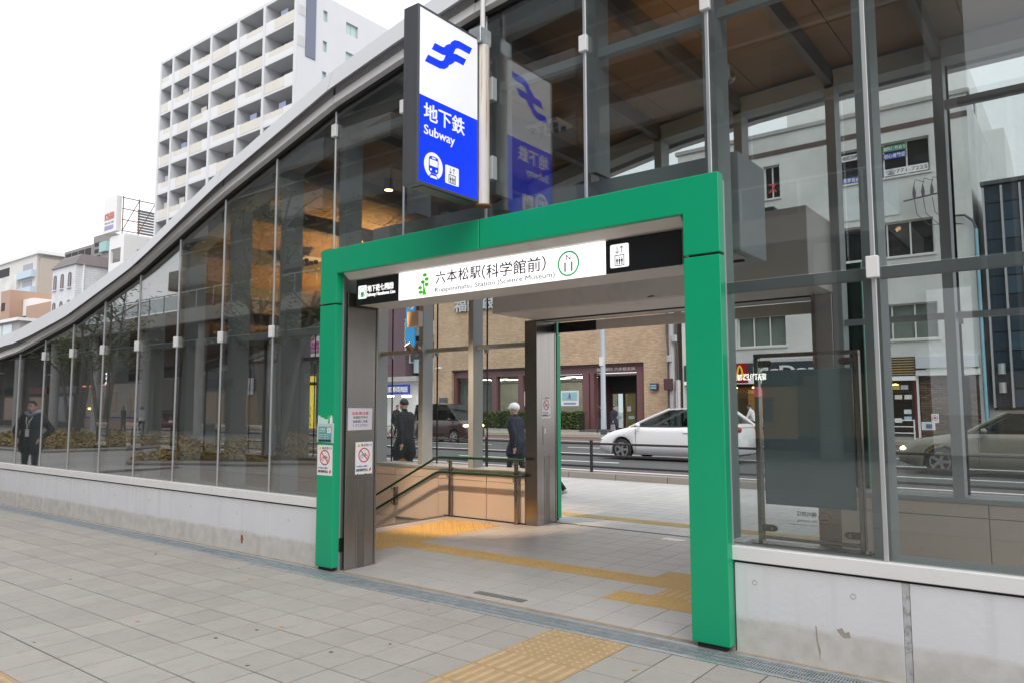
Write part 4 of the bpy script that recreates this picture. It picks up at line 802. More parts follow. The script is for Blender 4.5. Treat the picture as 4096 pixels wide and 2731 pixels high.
# --- hedge, in planters along the far pavement
def leafmass(name, m, parent, boxes, n, size, seed, spread=1.):
    rnd = random.Random(seed); b = MB()
    for k in range(n):
        x0, x1, y0, y1, z0, z1 = boxes[k % len(boxes)]
        f = rnd.random(); x, y, z = rnd.uniform(x0, x1), rnd.uniform(y0, y1), rnd.uniform(z0, z1)
        if f < .6: z = z1-abs(rnd.gauss(0, .06))+.06*math.sin(x*3)
        elif f < .9: y = y0+abs(rnd.gauss(0, .05))
        a, t_ = rnd.uniform(0, 6.28), rnd.uniform(-.9, .9); s_ = size*rnd.uniform(.6, 1.3)
        u = Vector((math.cos(a), math.sin(a), t_*.5))*s_; v = Vector((-math.sin(a)*.5, math.cos(a)*.5, .7*rnd.choice((-1, 1))))*s_*.6; p = Vector((x, y, z))
        b.pts([p-u, p+v, p+u, p-v], [(0, 1, 2, 3)])
    return b.build(name, m, parent)
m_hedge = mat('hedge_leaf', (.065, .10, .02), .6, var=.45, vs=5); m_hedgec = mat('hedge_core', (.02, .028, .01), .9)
for a, b, lab in ((-33.5, -26.9, 'clipped green hedge below the bank windows, left stretch'), (-26.6, -20.4, 'clipped green hedge ending beside the bank entrance')):
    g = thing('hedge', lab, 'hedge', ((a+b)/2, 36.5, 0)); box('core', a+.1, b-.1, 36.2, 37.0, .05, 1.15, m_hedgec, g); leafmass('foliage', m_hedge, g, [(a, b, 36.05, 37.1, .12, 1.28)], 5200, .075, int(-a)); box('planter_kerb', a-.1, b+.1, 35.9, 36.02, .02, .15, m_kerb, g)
stp = struct(box('entrance_step', -21.2, -16.5, 36.2, 38.2, .02, .14, mat('dark_step', (.10, .095, .09), .7)))
# --- street lamp, pole with cables
lp = thing('street_lamp', 'slim pale grey street lamp post in front of the bank door', 'street lamp', (-16.1, 32, 0))
MB().tube([(-16.1, 32, 0), (-16.1, 32, 1.2), (-16.1, 32, 12)], [.17, .15, .10], 16).build('post', mat('pale_blue_grey_paint', (.46, .52, .58), .4), lp, smooth=True); MB().tube([(-16.1, 32, .02), (-16.1, 32, .35)], .19, 14).build('base', m_dkgrey, lp)
box('label_plate', -16.24, -15.97, 31.83, 31.86, 3.9, 4.4, m_white, lp); MB().tube([(-16.05, 32, 6.3), (-15.6, 32, 6.35)], .05, 8).build('arm', m_silver, lp); MB().ell((-15.3, 32, 6.33), (.38, .18, .12)).build('lamp_head', m_silver, lp, smooth=True)
up_ = thing('utility_pole', 'grey utility pole tangled with cables between the bank and white building', 'utility pole', (-14.45, 37.4, 0))
MB().tube([(-14.45, 37.4, 0), (-14.45, 37.4, 14)], [.2, .15], 14).build('pole', m_conc, up_, smooth=True)
for k, (x, r_) in enumerate(((-14.15, .04), (-14.05, .03), (-14.72, .05), (-14.62, .03))): MB().tube([(x, 37.3, .1), (x+.05, 37.3, 3+k), (x-.03, 37.3, 6), (x+.06, 37.3, 9), (x, 37.3, 13)], r_, 6).build('cable', m_dkgrey, up_, smooth=True)
for z_ in (4.3, 5.5, 6.9, 8.8): box('cable_box', -14.75+.3*(z_ % 2), -14.45+.3*(z_ % 2), 37.05, 37.22, z_, z_+.4, m_silver, up_, .02)
box('transformer', -14.8, -14.3, 36.9, 37.19, 2.6, 3.3, m_maroond, up_, .03); MB().tube([(-14.0, 37.2, .02), (-14.0, 37.2, 3.2)], .16, 12).build('pipe_cover', m_silver, up_, smooth=True)
for k in range(3): MB().tube([(-14.45, 37.2, 8.2+k*.4), (-9, 37.0, 7.6+k*.45), (-4, 37.1, 8.4+k*.4)], .015, 5).build('cable', m_dkgrey, up_)
# --- white building with the burger restaurant
m_wtile = brick_mat('white_wall_tile', (.66, .67, .65), (.70, .71, .69), (.50, .51, .50), .23, .07, .008, .5)
wb = thing('white_building', 'white tiled building with a restaurant on its ground floor', 'building', (-6, BY, 0))
ops = [(-13.2, -11.0, 5.0, 6.8), (-10.55, -7.75, 5.0, 6.75), (-4.45, -.2, 4.98, 6.82), (-8.72, -7.8, 13.5, 15.43), (-13.2, -11.0, 13.5, 15.4), (-4.56, -.2, 13.55, 15.42), (-4.56, -.2, 9.3, 11.15), (-12.5, -8.0, 9.3, 11.15), (-13.9, 1.4, .0, 4.10)]
bx = facade(wb, m_wtile, '-Y', BY, -14.05, 1.53, 0, 17.2, .4, ops)
for k, o in enumerate(ops[:-1]): window(wb, bx, o, .4, m_winframe, WINGLASS, 1 if o[1]-o[0] < 1.2 else 2 if o[1]-o[0] < 2.9 else 3, True, (m_curtain, m_curtain, m_curtain, m_dark, m_dark, m_dark, m_dark, m_dark)[k])
box('side_wall', 1.13, 1.528, BY+.4, 52, 0, 17.2, m_wtile, wb); box('side_wall', -14.05, -13.7, BY+.4, 52, 0, 17.2, m_wtile, wb); box('roof', -13.7, 1.13, BY+.4, 52, 16.6, 17.1, m_conc, wb)
box('parapet_cap', -14.2, 1.65, BY-.1, BY+.5, 17.201, 17.42, m_conc, wb); box('brown_band', -14.05, 1.53, BY-.03, BY-.002, 16.0, 16.28, mat('brown_band', (.09, .06, .05), .5), wb)
for x0, x1, z0, z1 in ((-4.6, -1.7, 11.5, 13.2),): box('cladding_panel', x0, x1, BY-.05, BY-.002, z0, z1, mat('pale_blue_cladding', (.62, .67, .68), .5, var=.06, vs=3), wb)
m_shopd = mat('shop_dark', (.05, .03, .02), .6); m_warm = mat('warm_lit_panel', (.6, .3, .08), .6, em=(1, .48, .10), es=.75)
box('shop_back', -13.7, -1.4, BY+3.4, BY+3.5, 0, 4.1, m_shopd, wb); box('shop_floor', -13.7, 1.2, BY+.4, BY+3.4, .0, .05, m_conc, wb); box('shop_ceiling', -13.7, 1.2, BY+.42, BY+3.4, 3.0, 3.1, m_shopd, wb)
for x in (-12.9, -11.2, -9.6, -7.8, -5.6): box('lit_wall_panel', x, x+1.0, BY+3.2, BY+3.3, .6, 2.6, m_warm, wb)
for k in range(26): box('blind_slat', -13.2, -9.2, BY+.9, BY+.93, .75+k*.075, .79+k*.075, mat('timber_slat', (.42, .24, .08), .6), wb)
for x in (-13, -11.4, -10.2, -8.9, -7, -5, -2.6): MB().ell((x, BY+1.6, 2.72), (.16, .16, .07)).build('pendant_lamp', mat('pendant_glow', (1, .7, .3), .5, em=(1, .6, .2), es=9), wb)
for x0, x1 in ((-13.7, -9.4), (-9.3, -6.2), (-6.1, -3.95), (-3.8, -2.75), (-2.65, -1.55)):
    w = MB().box(x0, x0+.07, BY+.3, BY+.36, .05, 2.9).box(x1-.07, x1, BY+.3, BY+.36, .05, 2.9).box(x0+.07, x1-.07, BY+.3, BY+.36, 2.3, 2.36).build('window', m_shopd, wb); box('pane', x0+.07, x1-.07, BY+.325, BY+.335, .05, 2.3, WINGLASS, w)
for k, (x, z_, c) in enumerate(((-2.5, 2.45, (.7, .5, .1)), (-2.1, 2.45, (.6, .6, .7)), (-2.4, 1.95, (.7, .6, .5)), (-1.95, 1.95, (.7, .7, .7)), (-2.0, 1.2, (.6, .65, .7)), (-2.0, .85, (.4, .55, .7)), (-2.45, .75, (.7, .7, .7)))): box('menu_card', x, x+.34, BY+.28, BY+.298, z_, z_+.22, mat('menu_%d' % k, c, .6, em=c, es=.25), wb)
box('door_post', -1.47, -1.33, BY+.1, BY+.3, .02, 3.1, mat('deep_red_post', (.2, .01, .03), .5), wb); box('pale_pipe', -1.32, -1.22, BY-.06, BY+.04, .02, 3.2, m_white, wb)
box('sign_fascia', -13.9, -3.86, BY-.12, BY-.003, 3.12, 4.08, mat('slate_sign', (.045, .055, .075), .4), wb); box('light_strip', -13.9, -1.33, BY-.14, BY-.003, 2.90, 3.115, mat('pale_strip', (.7, .7, .72), .4, em=(1, 1, 1), es=.25), wb)
box('red_panel', -11.3, -9.93, BY-.16, BY-.121, 2.95, 4.085, mat('deep_red_sign', (.30, .008, .02), .4), wb)
m_gold = mat('golden_arch', (.85, .50, .03), .4, em=(1, .6, .04), es=.25)
for cx in (-10.83, -10.40):
    e = MB(); n = 14; pts = [(cx+.215*math.cos(math.pi*k/n), 3.15+.82*math.sin(math.pi*k/n)) for k in range(n+1)]; pin = [(cx+.115*math.cos(math.pi*k/n), 3.15+.70*math.sin(math.pi*k/n)) for k in range(n+1)][::-1]
    for k in range(n): e.ext([pts[k], pts[k+1], pin[n-1-k], pin[n-k]], 'XZ', BY-.21, BY-.163)
    e.build('arch_emblem', m_gold, wb)
text("McDonald's", (-6.75, BY-.135, 3.62), '-Y', m_white, wb, w=5.75, h=.58, bold=.03, ext=.03)
lv = box('louver_back', -3.84, -1.33, BY+.02, BY+.1, 3.12, 4.09, m_dark, wb)
for k in range(7): box('louver_slat', -3.82, -1.35, BY-.06, BY+.0, 3.19+k*.13, 3.24+k*.13, mat('timber_louver', (.50, .36, .18), .6), lv)
box('light_box', -1.28, 1.44, BY-.30, BY-.003, 3.47, 4.08, mat('blank_light_box', (.62, .65, .70), .3), wb, .02); box('canopy_strip', -1.30, 1.50, BY-.2, BY-.003, 3.12, 3.40, m_white, wb)
m_dbrick = brick_mat('dark_rustic_brick', (.07, .045, .03), (.22, .14, .085), (.02, .018, .016), .32, .09, .014)
box('brick_pier', -1.20, .25, BY+.15, BY+.5, .0, 3.11, m_dbrick, wb); box('brick_pier', 1.0, 1.5, BY+.05, BY+.5, .0, 3.11, m_dbrick, wb); box('stair_dark', .25, 1.0, BY+1.6, BY+1.7, 0, 3.1, m_shopd, wb)
MB().tube([(.32, BY+.3, 3.0), (.28, BY+1.0, 1.8)], .035, 8).build('stair_rail', mat('orange_rail', (.5, .16, .03), .5, em=(1, .3, .05), es=.3), wb)
text('毎週月曜', (-4.02, BY+.14, 15.03), '-Y', m_blk, wb, w=.80, h=.23, bold=.02); box('window_card', -4.47, -3.57, BY+.145, BY+.16, 14.86, 15.2, m_paper, wb)
box('window_card', -4.47, -3.57, BY+.145, BY+.16, 13.62, 13.95, m_bluep, wb); text('見学自由', (-4.02, BY+.14, 13.785), '-Y', m_paper, wb, w=.82, h=.25, bold=.02)
box('window_card', -3.45, -2.75, BY+.145, BY+.16, 13.62, 13.95, mat('green_card', (.02, .25, .14), .5), wb); text('学生', (-3.1, BY+.14, 13.785), '-Y', m_paper, wb, w=.5, h=.24, bold=.02)
box('window_card', -3.45, -2.75, BY+.145, BY+.16, 14.86, 15.2, m_paper, wb); text('※チェス', (-3.1, BY+.14, 15.03), '-Y', m_blk, wb, w=.6, h=.2, bold=.02)
box('window_card', -2.4, -1.28, BY+.145, BY+.16, 14.95, 15.28, mat('green_card', (.02, .25, .14), .5), wb); text('無料体験あり', (-1.84, BY+.14, 15.115), '-Y', m_paper, wb, w=1.05, h=.22, bold=.02)
box('window_card', -2.4, -1.28, BY+.145, BY+.16, 14.55, 14.88, m_bluep, wb); text('初心者歓迎', (-1.84, BY+.14, 14.715), '-Y', m_paper, wb, w=1.03, h=.24, bold=.02)
box('window_card', -2.4, -.3, BY+.145, BY+.16, 13.66, 14.02, m_paper, wb); text('☎771-7225', (-1.32, BY+.14, 13.84), '-Y', m_blk, wb, w=1.95, h=.27, bold=.0)
text('ス', (-8.27, BY+.14, 14.1), '-Y', m_redp, wb, w=.5, h=.55, bold=.02)
cbx = thing('power_lines', 'black insulators and cables bracketed off the white building', 'power line', (0, 37.4, 10)); MB().tube([(-1.4, 37.4, 12.0), (.6, 37.4, 12.2)], .04, 6).build('bracket', m_dkgrey, cbx)
for x in (-.9, -.5, -.1):
    MB().tube([(x, 37.4, 12.1), (x, 37.4, 12.35), (x, 37.4, 12.7)], [.06, .09, .03], 8).build('insulator', m_dkgrey, cbx, smooth=True); MB().tube([(x, 37.4, 12.7), (x+.1, 37.3, 13.0), (x+.5, 37.3, 12.8)], .02, 5).build('cable', m_dkgrey, cbx); MB().tube([(x, 37.4, 12.0), (x+.1, 37.3, 11.2), (x+.6, 37.3, 10.6), (1.2, 37.3, 10.4)], .02, 5).build('cable', m_dkgrey, cbx)
bp_ = thing('blue_pipe', 'pale blue pipe climbing the corner of the white building', 'pipe', (1.6, 37.8, 0)); MB().tube([(1.66, 37.8, 0), (1.66, 37.8, 10.2)], .07, 8).build('pipe', mat('sky_blue_paint', (.25, .5, .62), .4), bp_); MB().tube([(1.66, 37.8, 10.2), (1.55, 37.8, 10.6), (1.2, 37.8, 10.95), (.6, 37.8, 11.0)], .06, 8).build('hose', m_dkgrey, bp_)
gr_ = thing('guard_rail', 'white tubular guard rail in front of the restaurant', 'guard rail', (-5, 35, 0))
for x in range(-9, 1, 2): MB().tube([(x, 35, 0), (x, 35, .95)], .035, 8).build('post', m_white, gr_)
for z_ in (.92, .62, .32): MB().tube([(-9, 35, z_), (-1, 35, z_)], .028, 8).build('rail', m_white, gr_)
nn = thing('bicycle_sign', 'white no-bicycle sheet leaning on the dark brick pier', 'notice', (-.5, BY, 0)); box('sheet', -.75, -.42, BY+.12, BY+.14, .75, 1.2, m_paper, nn); disc(MB(), (-.585, BY+.118, 1.0), .13, '-Y', .004, 20, .105).build('ring', m_redp, nn); box('drawing', -.64, -.53, BY+.112, BY+.119, .96, 1.04, m_blk, nn)
n2 = box('small_poster', -.68, -.12, 34.9, 34.93, .48, .86, m_paper, None); tag(n2, 'small white poster tied to the guard rail in front of the brick pier', 'poster'); box('drawing', -.5, -.25, 34.885, 34.899, .56, .76, mat('blue_grey_print', (.12, .2, .35), .6), n2)
# --- dark glass office and the pale tower behind it
of = thing('glass_office', 'dark blue glass office block with pale vertical fins', 'building', (6, BY, 0))
box('wall', 1.95, 9.5, BY+.12, BY+9, 1.4, 12.3, mat('office_core', (.02, .025, .03), .5), of)
m_of = [mat('office_glass_%d' % k, c, .35, spec=.4) for k, c in enumerate(((.025, .04, .06), (.05, .085, .12), (.03, .055, .08)))]
for i in range(10):
    for j in range(12): box('pane', 2.0+i*.75+.05, 2.0+i*.75+.71, BY+.06, BY+.10, 1.5+j*.9+.03, 1.5+j*.9+.87, m_of[(i*7+j*3+i*j) % 3], of)
    box('fin', 2.0+i*.75-.045, 2.0+i*.75+.045, BY-.12, BY+.10, 1.5, 12.2, mat('pale_fin', (.42, .42, .44), .5), of)
box('roof_cap', 1.9, 9.6, BY-.1, BY+9, 12.31, 12.5, m_dkgrey, of); box('base_wall', 1.75, 9.5, BY+.2, BY+1, 0, 1.4, m_conc, of)
for z_ in (3.1, 2.2): MB().tube([(2.35, BY-.05, z_), (2.35, BY-.05, z_+.5)], .16, 10).build('meter', m_silver, of)
pt = thing('pale_tower', 'tall pale tower rising behind the dark glass office', 'building', (-5, 65, 0)); box('wall', -14, -.45, 60, 78, 0, 27.5, m_white, pt); MB().ext([(60, 0), (78, 0), (78, 14), (72, 18), (66, 21.5), (60, 22)], 'YZ', -.45, 1.6).build('lower_wing', m_white, pt)
for k in range(4): w = box('window', -.46, -.40, 62.5, 64, 24-k*3.4, 25.4-k*3.4, m_dark, pt); box('pane', -.41, -.395, 62.6, 63.9, 24.1-k*3.4, 25.3-k*3.4, WINGLASS, w)
# --- to the left of the bank
pb = thing('purple_building', 'purple-brown clad building left of the brick bank', 'building', (-42, BY, 0)); box('wall', -46, -38.15, BY, BY+10, 4.1, 18, mat('purple_brown_panel', (.13, .075, .095), .5, var=.08, vs=.8), pb); box('ground_floor', -46, -37.2, BY+.8, BY+10, 0, 4.1, m_white, pb); box('canopy', -46, -36.6, BY-.3, BY+.8, 3.7, 4.1, m_conc, pb)
for k in range(2): w = box('window', -38.14, -38.08, BY+.4+k*3, BY+2.6+k*3, 5.2, 7.0, m_winframe, pb); box('pane', -38.08, -38.06, BY+.5+k*3, BY+2.5+k*3, 5.3, 6.9, WINGLASS, w)
balc = box('pale_building', -38.0, -35.3, BY+1.5, BY+10, 0, 14, m_white, None); tag(balc, 'narrow pale building squeezed between the purple block and brick bank', 'building')
for k in range(3): w = box('balcony', -37.9, -35.4, BY+.7, BY+1.49, 4.4+k*3, 5.5+k*3, mat('pale_teal_balcony', (.45, .58, .62), .4), balc); box('window', -37.6, -35.7, BY+1.44, BY+1.497, 5.6+k*3, 6.9+k*3, m_dark, balc)
bs_ = thing('pass_office_sign', 'blue signboard with white lettering over the pass office', 'sign', (-39.3, BY, 3)); box('board', -41.6, -37.25, BY-.42, BY-.31, 2.68, 3.46, m_bluep, bs_); text('六本松定期券発売所', (-39.4, BY-.43, 3.07), '-Y', m_white, bs_, w=4.0, h=.46, bold=.03, ext=.02)
for x in (-40.0, -38.0): MB().tube([(x, BY-.45, 2.52), (x+1.0, BY-.45, 2.52)], .05, 8).build('strip_light', m_tube, bs_)
vb = thing('vertical_banner', 'tall sky blue vertical sign beside the brick bank', 'sign', (-37.4, BY, 6)); box('board', -37.93, -36.95, BY-.2, BY-.05, 6.4, 11.5, mat('sky_blue_sign', (.02, .30, .62), .4), vb); text('1J', (-37.4, BY-.21, 9.7), '-Y', m_white, vb, w=.6, h=.55, ext=.02); text('FUKUOKA', (-38.05, BY-.1, 7.4), '-Y', m_white, vb, w=2.6, h=.2, ext=.02, roll=-90)
mb_ = thing('clinic_sign', 'white and magenta clinic sign far down the street behind the glass', 'sign', (-50, BY, 5.9)); box('board', -50.9, -49.0, BY-.2, BY, 5.9, 8.4, m_white, mb_); box('magenta_band', -50.9, -49.0, BY-.22, BY-.201, 6.5, 7.5, mat('magenta', (.45, .03, .28), .5), mb_); text('ふなこし', (-49.95, BY-.225, 7.25), '-Y', m_white, mb_, w=1.7, h=.4, ext=.01, bold=.02); text('クリニック', (-49.95, BY-.225, 6.75), '-Y', m_white, mb_, w=1.7, h=.34, ext=.01, bold=.02); disc(MB(), (-49.95, BY-.205, 7.95), .36, '-Y', .02).build('red_disc', m_redp, mb_)
dl = thing('dental_sign', 'pale dental clinic sign far down the street behind the glass', 'sign', (-59.3, BY, 3)); box('board', -60.6, -58.0, 37.0, 37.2, 2.9, 4.5, mat('pale_blue_board', (.5, .58, .66), .5), dl); text('デンタル・ク', (-59.3, 36.99, 3.6), '-Y', m_bluep, dl, w=2.3, h=.7, ext=.01, bold=.02)
yt = thing('yellow_totem', 'tall lit yellow totem sign by the road behind the glass', 'sign', (-41.1, 30, 0)); box('body', -41.35, -40.85, 31, 31.3, 0, 4.0, mat('lit_yellow', (.8, .6, .05), .4, em=(1, .7, .05), es=.9), yt); box('cap', -41.36, -40.84, 30.99, 31.31, 3.3, 3.55, m_blk, yt); text('パーキング', (-41.1, 30.985, 1.0), '-Y', m_blk, yt, w=1.5, h=.3, roll=-90, ext=.01)
fh = thing('street_block', 'plain grey street block far down the road behind the glass', 'building', (-50, 40, 0)); box('wall', -52.0, -46.1, BY+.1, BY+9, 0, 12, mat('dim_grey_wall', (.10, .075, .07), .8), fh)
for i in range(2): w = box('window', -51+i*2.5, -49.4+i*2.5, BY+.04, BY+.099, 1, 3 if i % 2 else 2.4, m_dark, fh); box('window', -51+i*2.5, -49.4+i*2.5, BY+.04, BY+.099, 9, 11, m_dark, fh)
# ================================================================== APARTMENT BLOCK, ROOFTOPS AT THE LEFT
ap = thing('apartment_block', 'tall grey-white apartment block with rows of glass balconies', 'building', (-65, 37, 0))
AX = [-77.9, -75.08, -71.19, -67.17, -62.05, -57.46, -52.4]; AZ = [41.6-3.12*k for k in range(9)]
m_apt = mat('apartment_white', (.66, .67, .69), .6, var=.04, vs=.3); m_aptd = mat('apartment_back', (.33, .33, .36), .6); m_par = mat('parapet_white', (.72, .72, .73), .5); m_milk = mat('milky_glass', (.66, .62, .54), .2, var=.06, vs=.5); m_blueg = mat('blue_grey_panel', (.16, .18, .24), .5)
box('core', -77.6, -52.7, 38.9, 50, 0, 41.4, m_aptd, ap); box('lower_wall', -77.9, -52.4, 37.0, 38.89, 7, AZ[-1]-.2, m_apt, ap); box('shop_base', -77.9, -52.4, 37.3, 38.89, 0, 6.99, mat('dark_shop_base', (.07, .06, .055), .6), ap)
for x in AX: box('pier', x-.20, x+.20, 36.92, 38.9, AZ[-1]-.2, 41.75, m_apt, ap)
for k, z_ in enumerate(AZ):
    box('slab', -77.7, -52.6, 36.97, 38.89, z_-.22, z_ if k else z_+.1, m_apt, ap)
    if not k: continue
    for i, (a, b) in enumerate(zip(AX, AX[1:])):
        a += .2; b -= .2; half = a+(b-a)*(.3 if k % 2 else .12) if (i+k//3) % 3 else b-(b-a)*.3
        tall = (k+i) % 2 == 0
        if (i+k//3) % 3:
            box('parapet', a, half, 36.98, 37.08, z_+.001, z_+1.12, m_par, ap); s0, s1 = half, b
        else: box('parapet', half, b, 36.98, 37.08, z_+.001, z_+1.12, m_par, ap); s0, s1 = a, half
        if not tall: box('parapet', s0, s1, 36.985, 37.07, z_+.001, z_+.5, m_par, ap)
        g = box('balcony_glass', s0+.03, s1-.03, 37.0, 37.03, z_+(.05 if tall else .52), z_+1.08, m_milk, ap)
        for q in (0, .34, .67, 1): xx = s0+(s1-s0-.06)*q; box('glass_post', xx, xx+.05, 36.99, 37.04, z_+.05, z_+1.15, m_apt, g)
        if random.random() < .55: box('air_conditioner', a+.25, a+1.05, 38.35, 38.75, z_+.02, z_+.62, m_par, ap)
        if random.random() < .3: box('laundry', (a+b)/2-.6, (a+b)/2+.5, 37.5, 37.56, z_+1.15, z_+2.0, mat('laundry_%d' % (k % 3), ((.6, .55, .5), (.3, .35, .5), (.5, .5, .52))[k % 3], .8), ap)
        if random.random() < .5: box('curtained_door', a+.9, b-2.0, 38.78, 38.818, z_+.05, z_+2.0, m_curtain, ap)
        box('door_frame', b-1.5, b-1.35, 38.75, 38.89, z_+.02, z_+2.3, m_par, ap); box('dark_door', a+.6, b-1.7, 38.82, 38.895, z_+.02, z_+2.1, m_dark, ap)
sd2 = facade(ap, mat('apartment_side', (.62, .63, .66), .6, var=.04, vs=.4), '+X', -52.17, 37.0, 49.0, 0, 42.1, .4, [o for k in range(9) for o in ((40.0, 40.5, 39.5-3.12*k, 40.6-3.12*k), (42.85, 44.4, 39.35-3.12*k, 40.6-3.12*k))], 'side_wall')
for k in range(9):
    for u0, u1 in ((40.0, 40.5), (42.85, 44.4)): window(ap, sd2, (u0, u1, (39.5 if u0 < 41 else 39.35)-3.12*k, 40.6-3.12*k), .4, m_silver, mat('pale_mint_pane', (.45, .62, .60), .15), 1 if u0 > 41 else 0, False, None)
box('blue_strip', -52.168, -52.09, 37.95, 39.1, 35.1, 41.9, m_blueg, ap)
for k, z_ in enumerate((39.0, 35.9)):
    for q in range(8): box('baluster', -52.15, -52.09, 37.05+q*.11, 37.08+q*.11, z_, z_+1.1, m_white, ap)
# mast showing above the roof edge
ms = thing('roof_mast', 'short grey mast with a side arm showing above the roof curve', 'mast', (-24, 20, 0)); MB().tube([(-24.2, 20, 0), (-24.2, 20, 13.9)], .17, 10).build('mast', m_silver, ms, smooth=True); MB().tube([(-24.1, 20, 13.15), (-23.3, 20, 12.95)], .06, 6).build('arm', m_dkgrey, ms)
# turret building
m_wst = brick_mat('white_painted_block', (.64, .65, .68), (.68, .69, .72), (.52, .53, .56), .9, .30, .03, .7); m_mans = mat('brown_roof_metal', (.17, .145, .14), .5, var=.1, vs=1)
tb = thing('turret_building', 'white block building with arched windows and brown mansard roof', 'building', (-99, 36, 0)); box('wall', -102.9, -95.85, 36, 46, 6, 19.9, m_wst, tb)
MB().hexa([(-103.1, 35.8, 19.9), (-95.6, 35.8, 19.9), (-95.6, 46.2, 19.9), (-103.1, 46.2, 19.9), (-101.9, 36.8, 21.4), (-96.4, 36.8, 21.4), (-96.4, 45.2, 21.4), (-101.9, 45.2, 21.4)]).build('mansard_roof', m_mans, tb)
for k in range(4): MB().box(-103.0+k*.27, -95.7-k*.18, 35.86+k*.22, 35.9+k*.22, 20.0+k*.33, 20.06+k*.33).build('roof_batten', m_dkgrey, tb)
MB().tube([(-95.75, 36.9, 0), (-95.75, 36.9, 20.0)], .12, 8).build('drainpipe', m_white, tb)
for x in (-102.0, -99.8, -97.5):
    for z_ in (17.1, 13.5, 9.9):
        P_ = [(x-.45, z_), (x+.45, z_), (x+.45, z_+1.5)]+[(x+.45*math.cos(k*.5236), z_+1.5+.45*math.sin(k*.5236)) for k in range(1, 6)]+[(x-.45, z_+1.5)]
        w = MB().ext(P_, 'XZ', 35.93, 36.02).build('window', m_dkgrey, tb); box('sill', x-.6, x+.6, 35.8, 35.999, z_-.16, z_-.02, m_wst, w); box('pane', x+.05, x+.3, 35.91, 35.929, z_+.1, z_+1.6, mat('warm_dim_pane', (.35, .22, .15), .4), w)
# billboard house
bh = thing('billboard_house', 'white stair tower with an open top storey carrying a billboard', 'building', (-89.5, 40, 0)); bx = facade(bh, m_white, '-Y', 38, -91.4, -87.5, 0, 22.9, .3, [(-91.0, -88.3, 19.6, 21.4)]); bx = facade(bh, m_white, '+X', -87.5, 38.3, 44, 0, 22.9, .3, [(39.6, 43.4, 18, 21.3)]); box('inner_wall', -91.3, -87.9, 43.6, 43.9, 0, 22.8, mat('tan_inner', (.42, .33, .26), .7), bh); box('roof', -91.4, -87.6, 38.1, 44, 22.9, 23.1, m_white, bh)
st_ = thing('street_shops', 'dark row of street shops far down the road behind the left glass', 'building', (-100, 36, 0)); box('wall', -150, -78.2, 36.5, 45, 0, 5.99, mat('dark_shop_base', (0, 0, 0)), st_)
for k in range(12): box('shop_window', -148+k*5.8, -144.5+k*5.8, 36.4, 36.49, .6, 2.8, m_dark if k % 3 else m_curtain, st_)
bb = thing('billboard', 'white rooftop billboard with red lettering on a rusty steel frame', 'billboard', (-90.5, 38, 23.4)); box('panel', -92.5, -88.95, 37.6, 38.2, 23.5, 28.0, m_white, bb); text('広告募集', (-90.8, 37.58, 25.6), '-Y', mat('faded_red', (.6, .2, .18), .6), bb, w=2.6, h=.95, bold=.03, ext=.02); box('caption', -92.0, -89.7, 37.56, 37.599, 23.9, 24.4, mat('faded_violet', (.35, .3, .55), .6), bb); text('092-725-1883', (-90.8, 37.58, 24.75), '-Y', mat('faded_grey', (.4, .4, .45), .6), bb, w=2.4, h=.26, ext=.01)
for z_ in (23.6, 25.0, 26.4, 27.8):
    for a in ((-88.8, 38.2), ): MB().tube([(-88.8, 38.2, z_), (-88.8, 44.5, z_)], .06, 6).build('girder', mat('rusty_girder', (.20, .10, .07), .8), bb)
for y in (38.3, 40.3, 42.4, 44.4): MB().tube([(-88.8, y, 23.1), (-88.8, y, 28)], .07, 6).build('girder', mat('rusty_girder', (0, 0, 0)), bb)
for y in (38.3, 40.3, 42.4): MB().tube([(-88.8, y, 23.6), (-88.8, y+2, 27.8)], .05, 6).build('girder', mat('rusty_girder', (0, 0, 0)), bb)
for k in range(9): box('back_slat', -89.6, -89.5, 40.5, 44.4, 23.7+k*.36, 23.95+k*.36, mat('weathered_slat', (.2, .22, .23), .7), bb)
gb = thing('grey_block', 'dark grey flats with a teal balcony behind the mansard roof', 'building', (-150, 60, 0)); box('wall', -161.6, -148.5, 60, 75, 0, 33.8, mat('grey_flat_wall', (.22, .21, .20), .6), gb); box('tower', -148.4, -141.7, 60, 75, 0, 35.2, mat('grey_flat_wall', (0, 0, 0)), gb)
for k in range(3): w = box('window', -147.6+.0*k, -145.2, 59.9, 59.99, 34-k*1.3-.9, 34-k*1.3-.2, m_dark, gb)
for k in range(4): box('window', -160.8+k*3, -158.4+k*3, 59.9, 59.99, 31.5, 33.2, m_dark, gb)
box('balcony', -144.5, -141.6, 59.4, 59.99, 31.5, 33.4, mat('teal_balcony', (.25, .42, .42), .3), gb)
lt = thing('balcony_tower', 'pale residential tower with blue balconies at the far left', 'building', (-215, 70, 0)); box('wall', -232, -204, 70, 90, 0, 40.5, mat('tower_cream', (.58, .56, .54), .6), lt); box('side_band', -204, -202.6, 70.5, 90, 0, 39.5, mat('tower_tan', (.42, .36, .31), .6), lt); box('roof_cap', -232.5, -202, 69.5, 90, 40.5, 41.4, m_par, lt); box('stain_wall', -232, -214.5, 69.2, 70, 0, 36.5, mat('stained_wall', (.60, .58, .57), .7, var=.25, vs=.25), lt)
for k in range(7): b_ = box('balcony', -214, -204.4, 69.0, 69.99, 34.8-k*4.3, 36.6-k*4.3, mat('pale_blue_balcony', (.45, .55, .64), .5), lt); box('window', -212.5, -206.5, 69.9, 69.995, 36.7-k*4.3, 38.6-k*4.3, m_aptd, lt)
box('window', -230, -222, 69.9, 69.995, 36.9, 39.2, m_dark, lt)
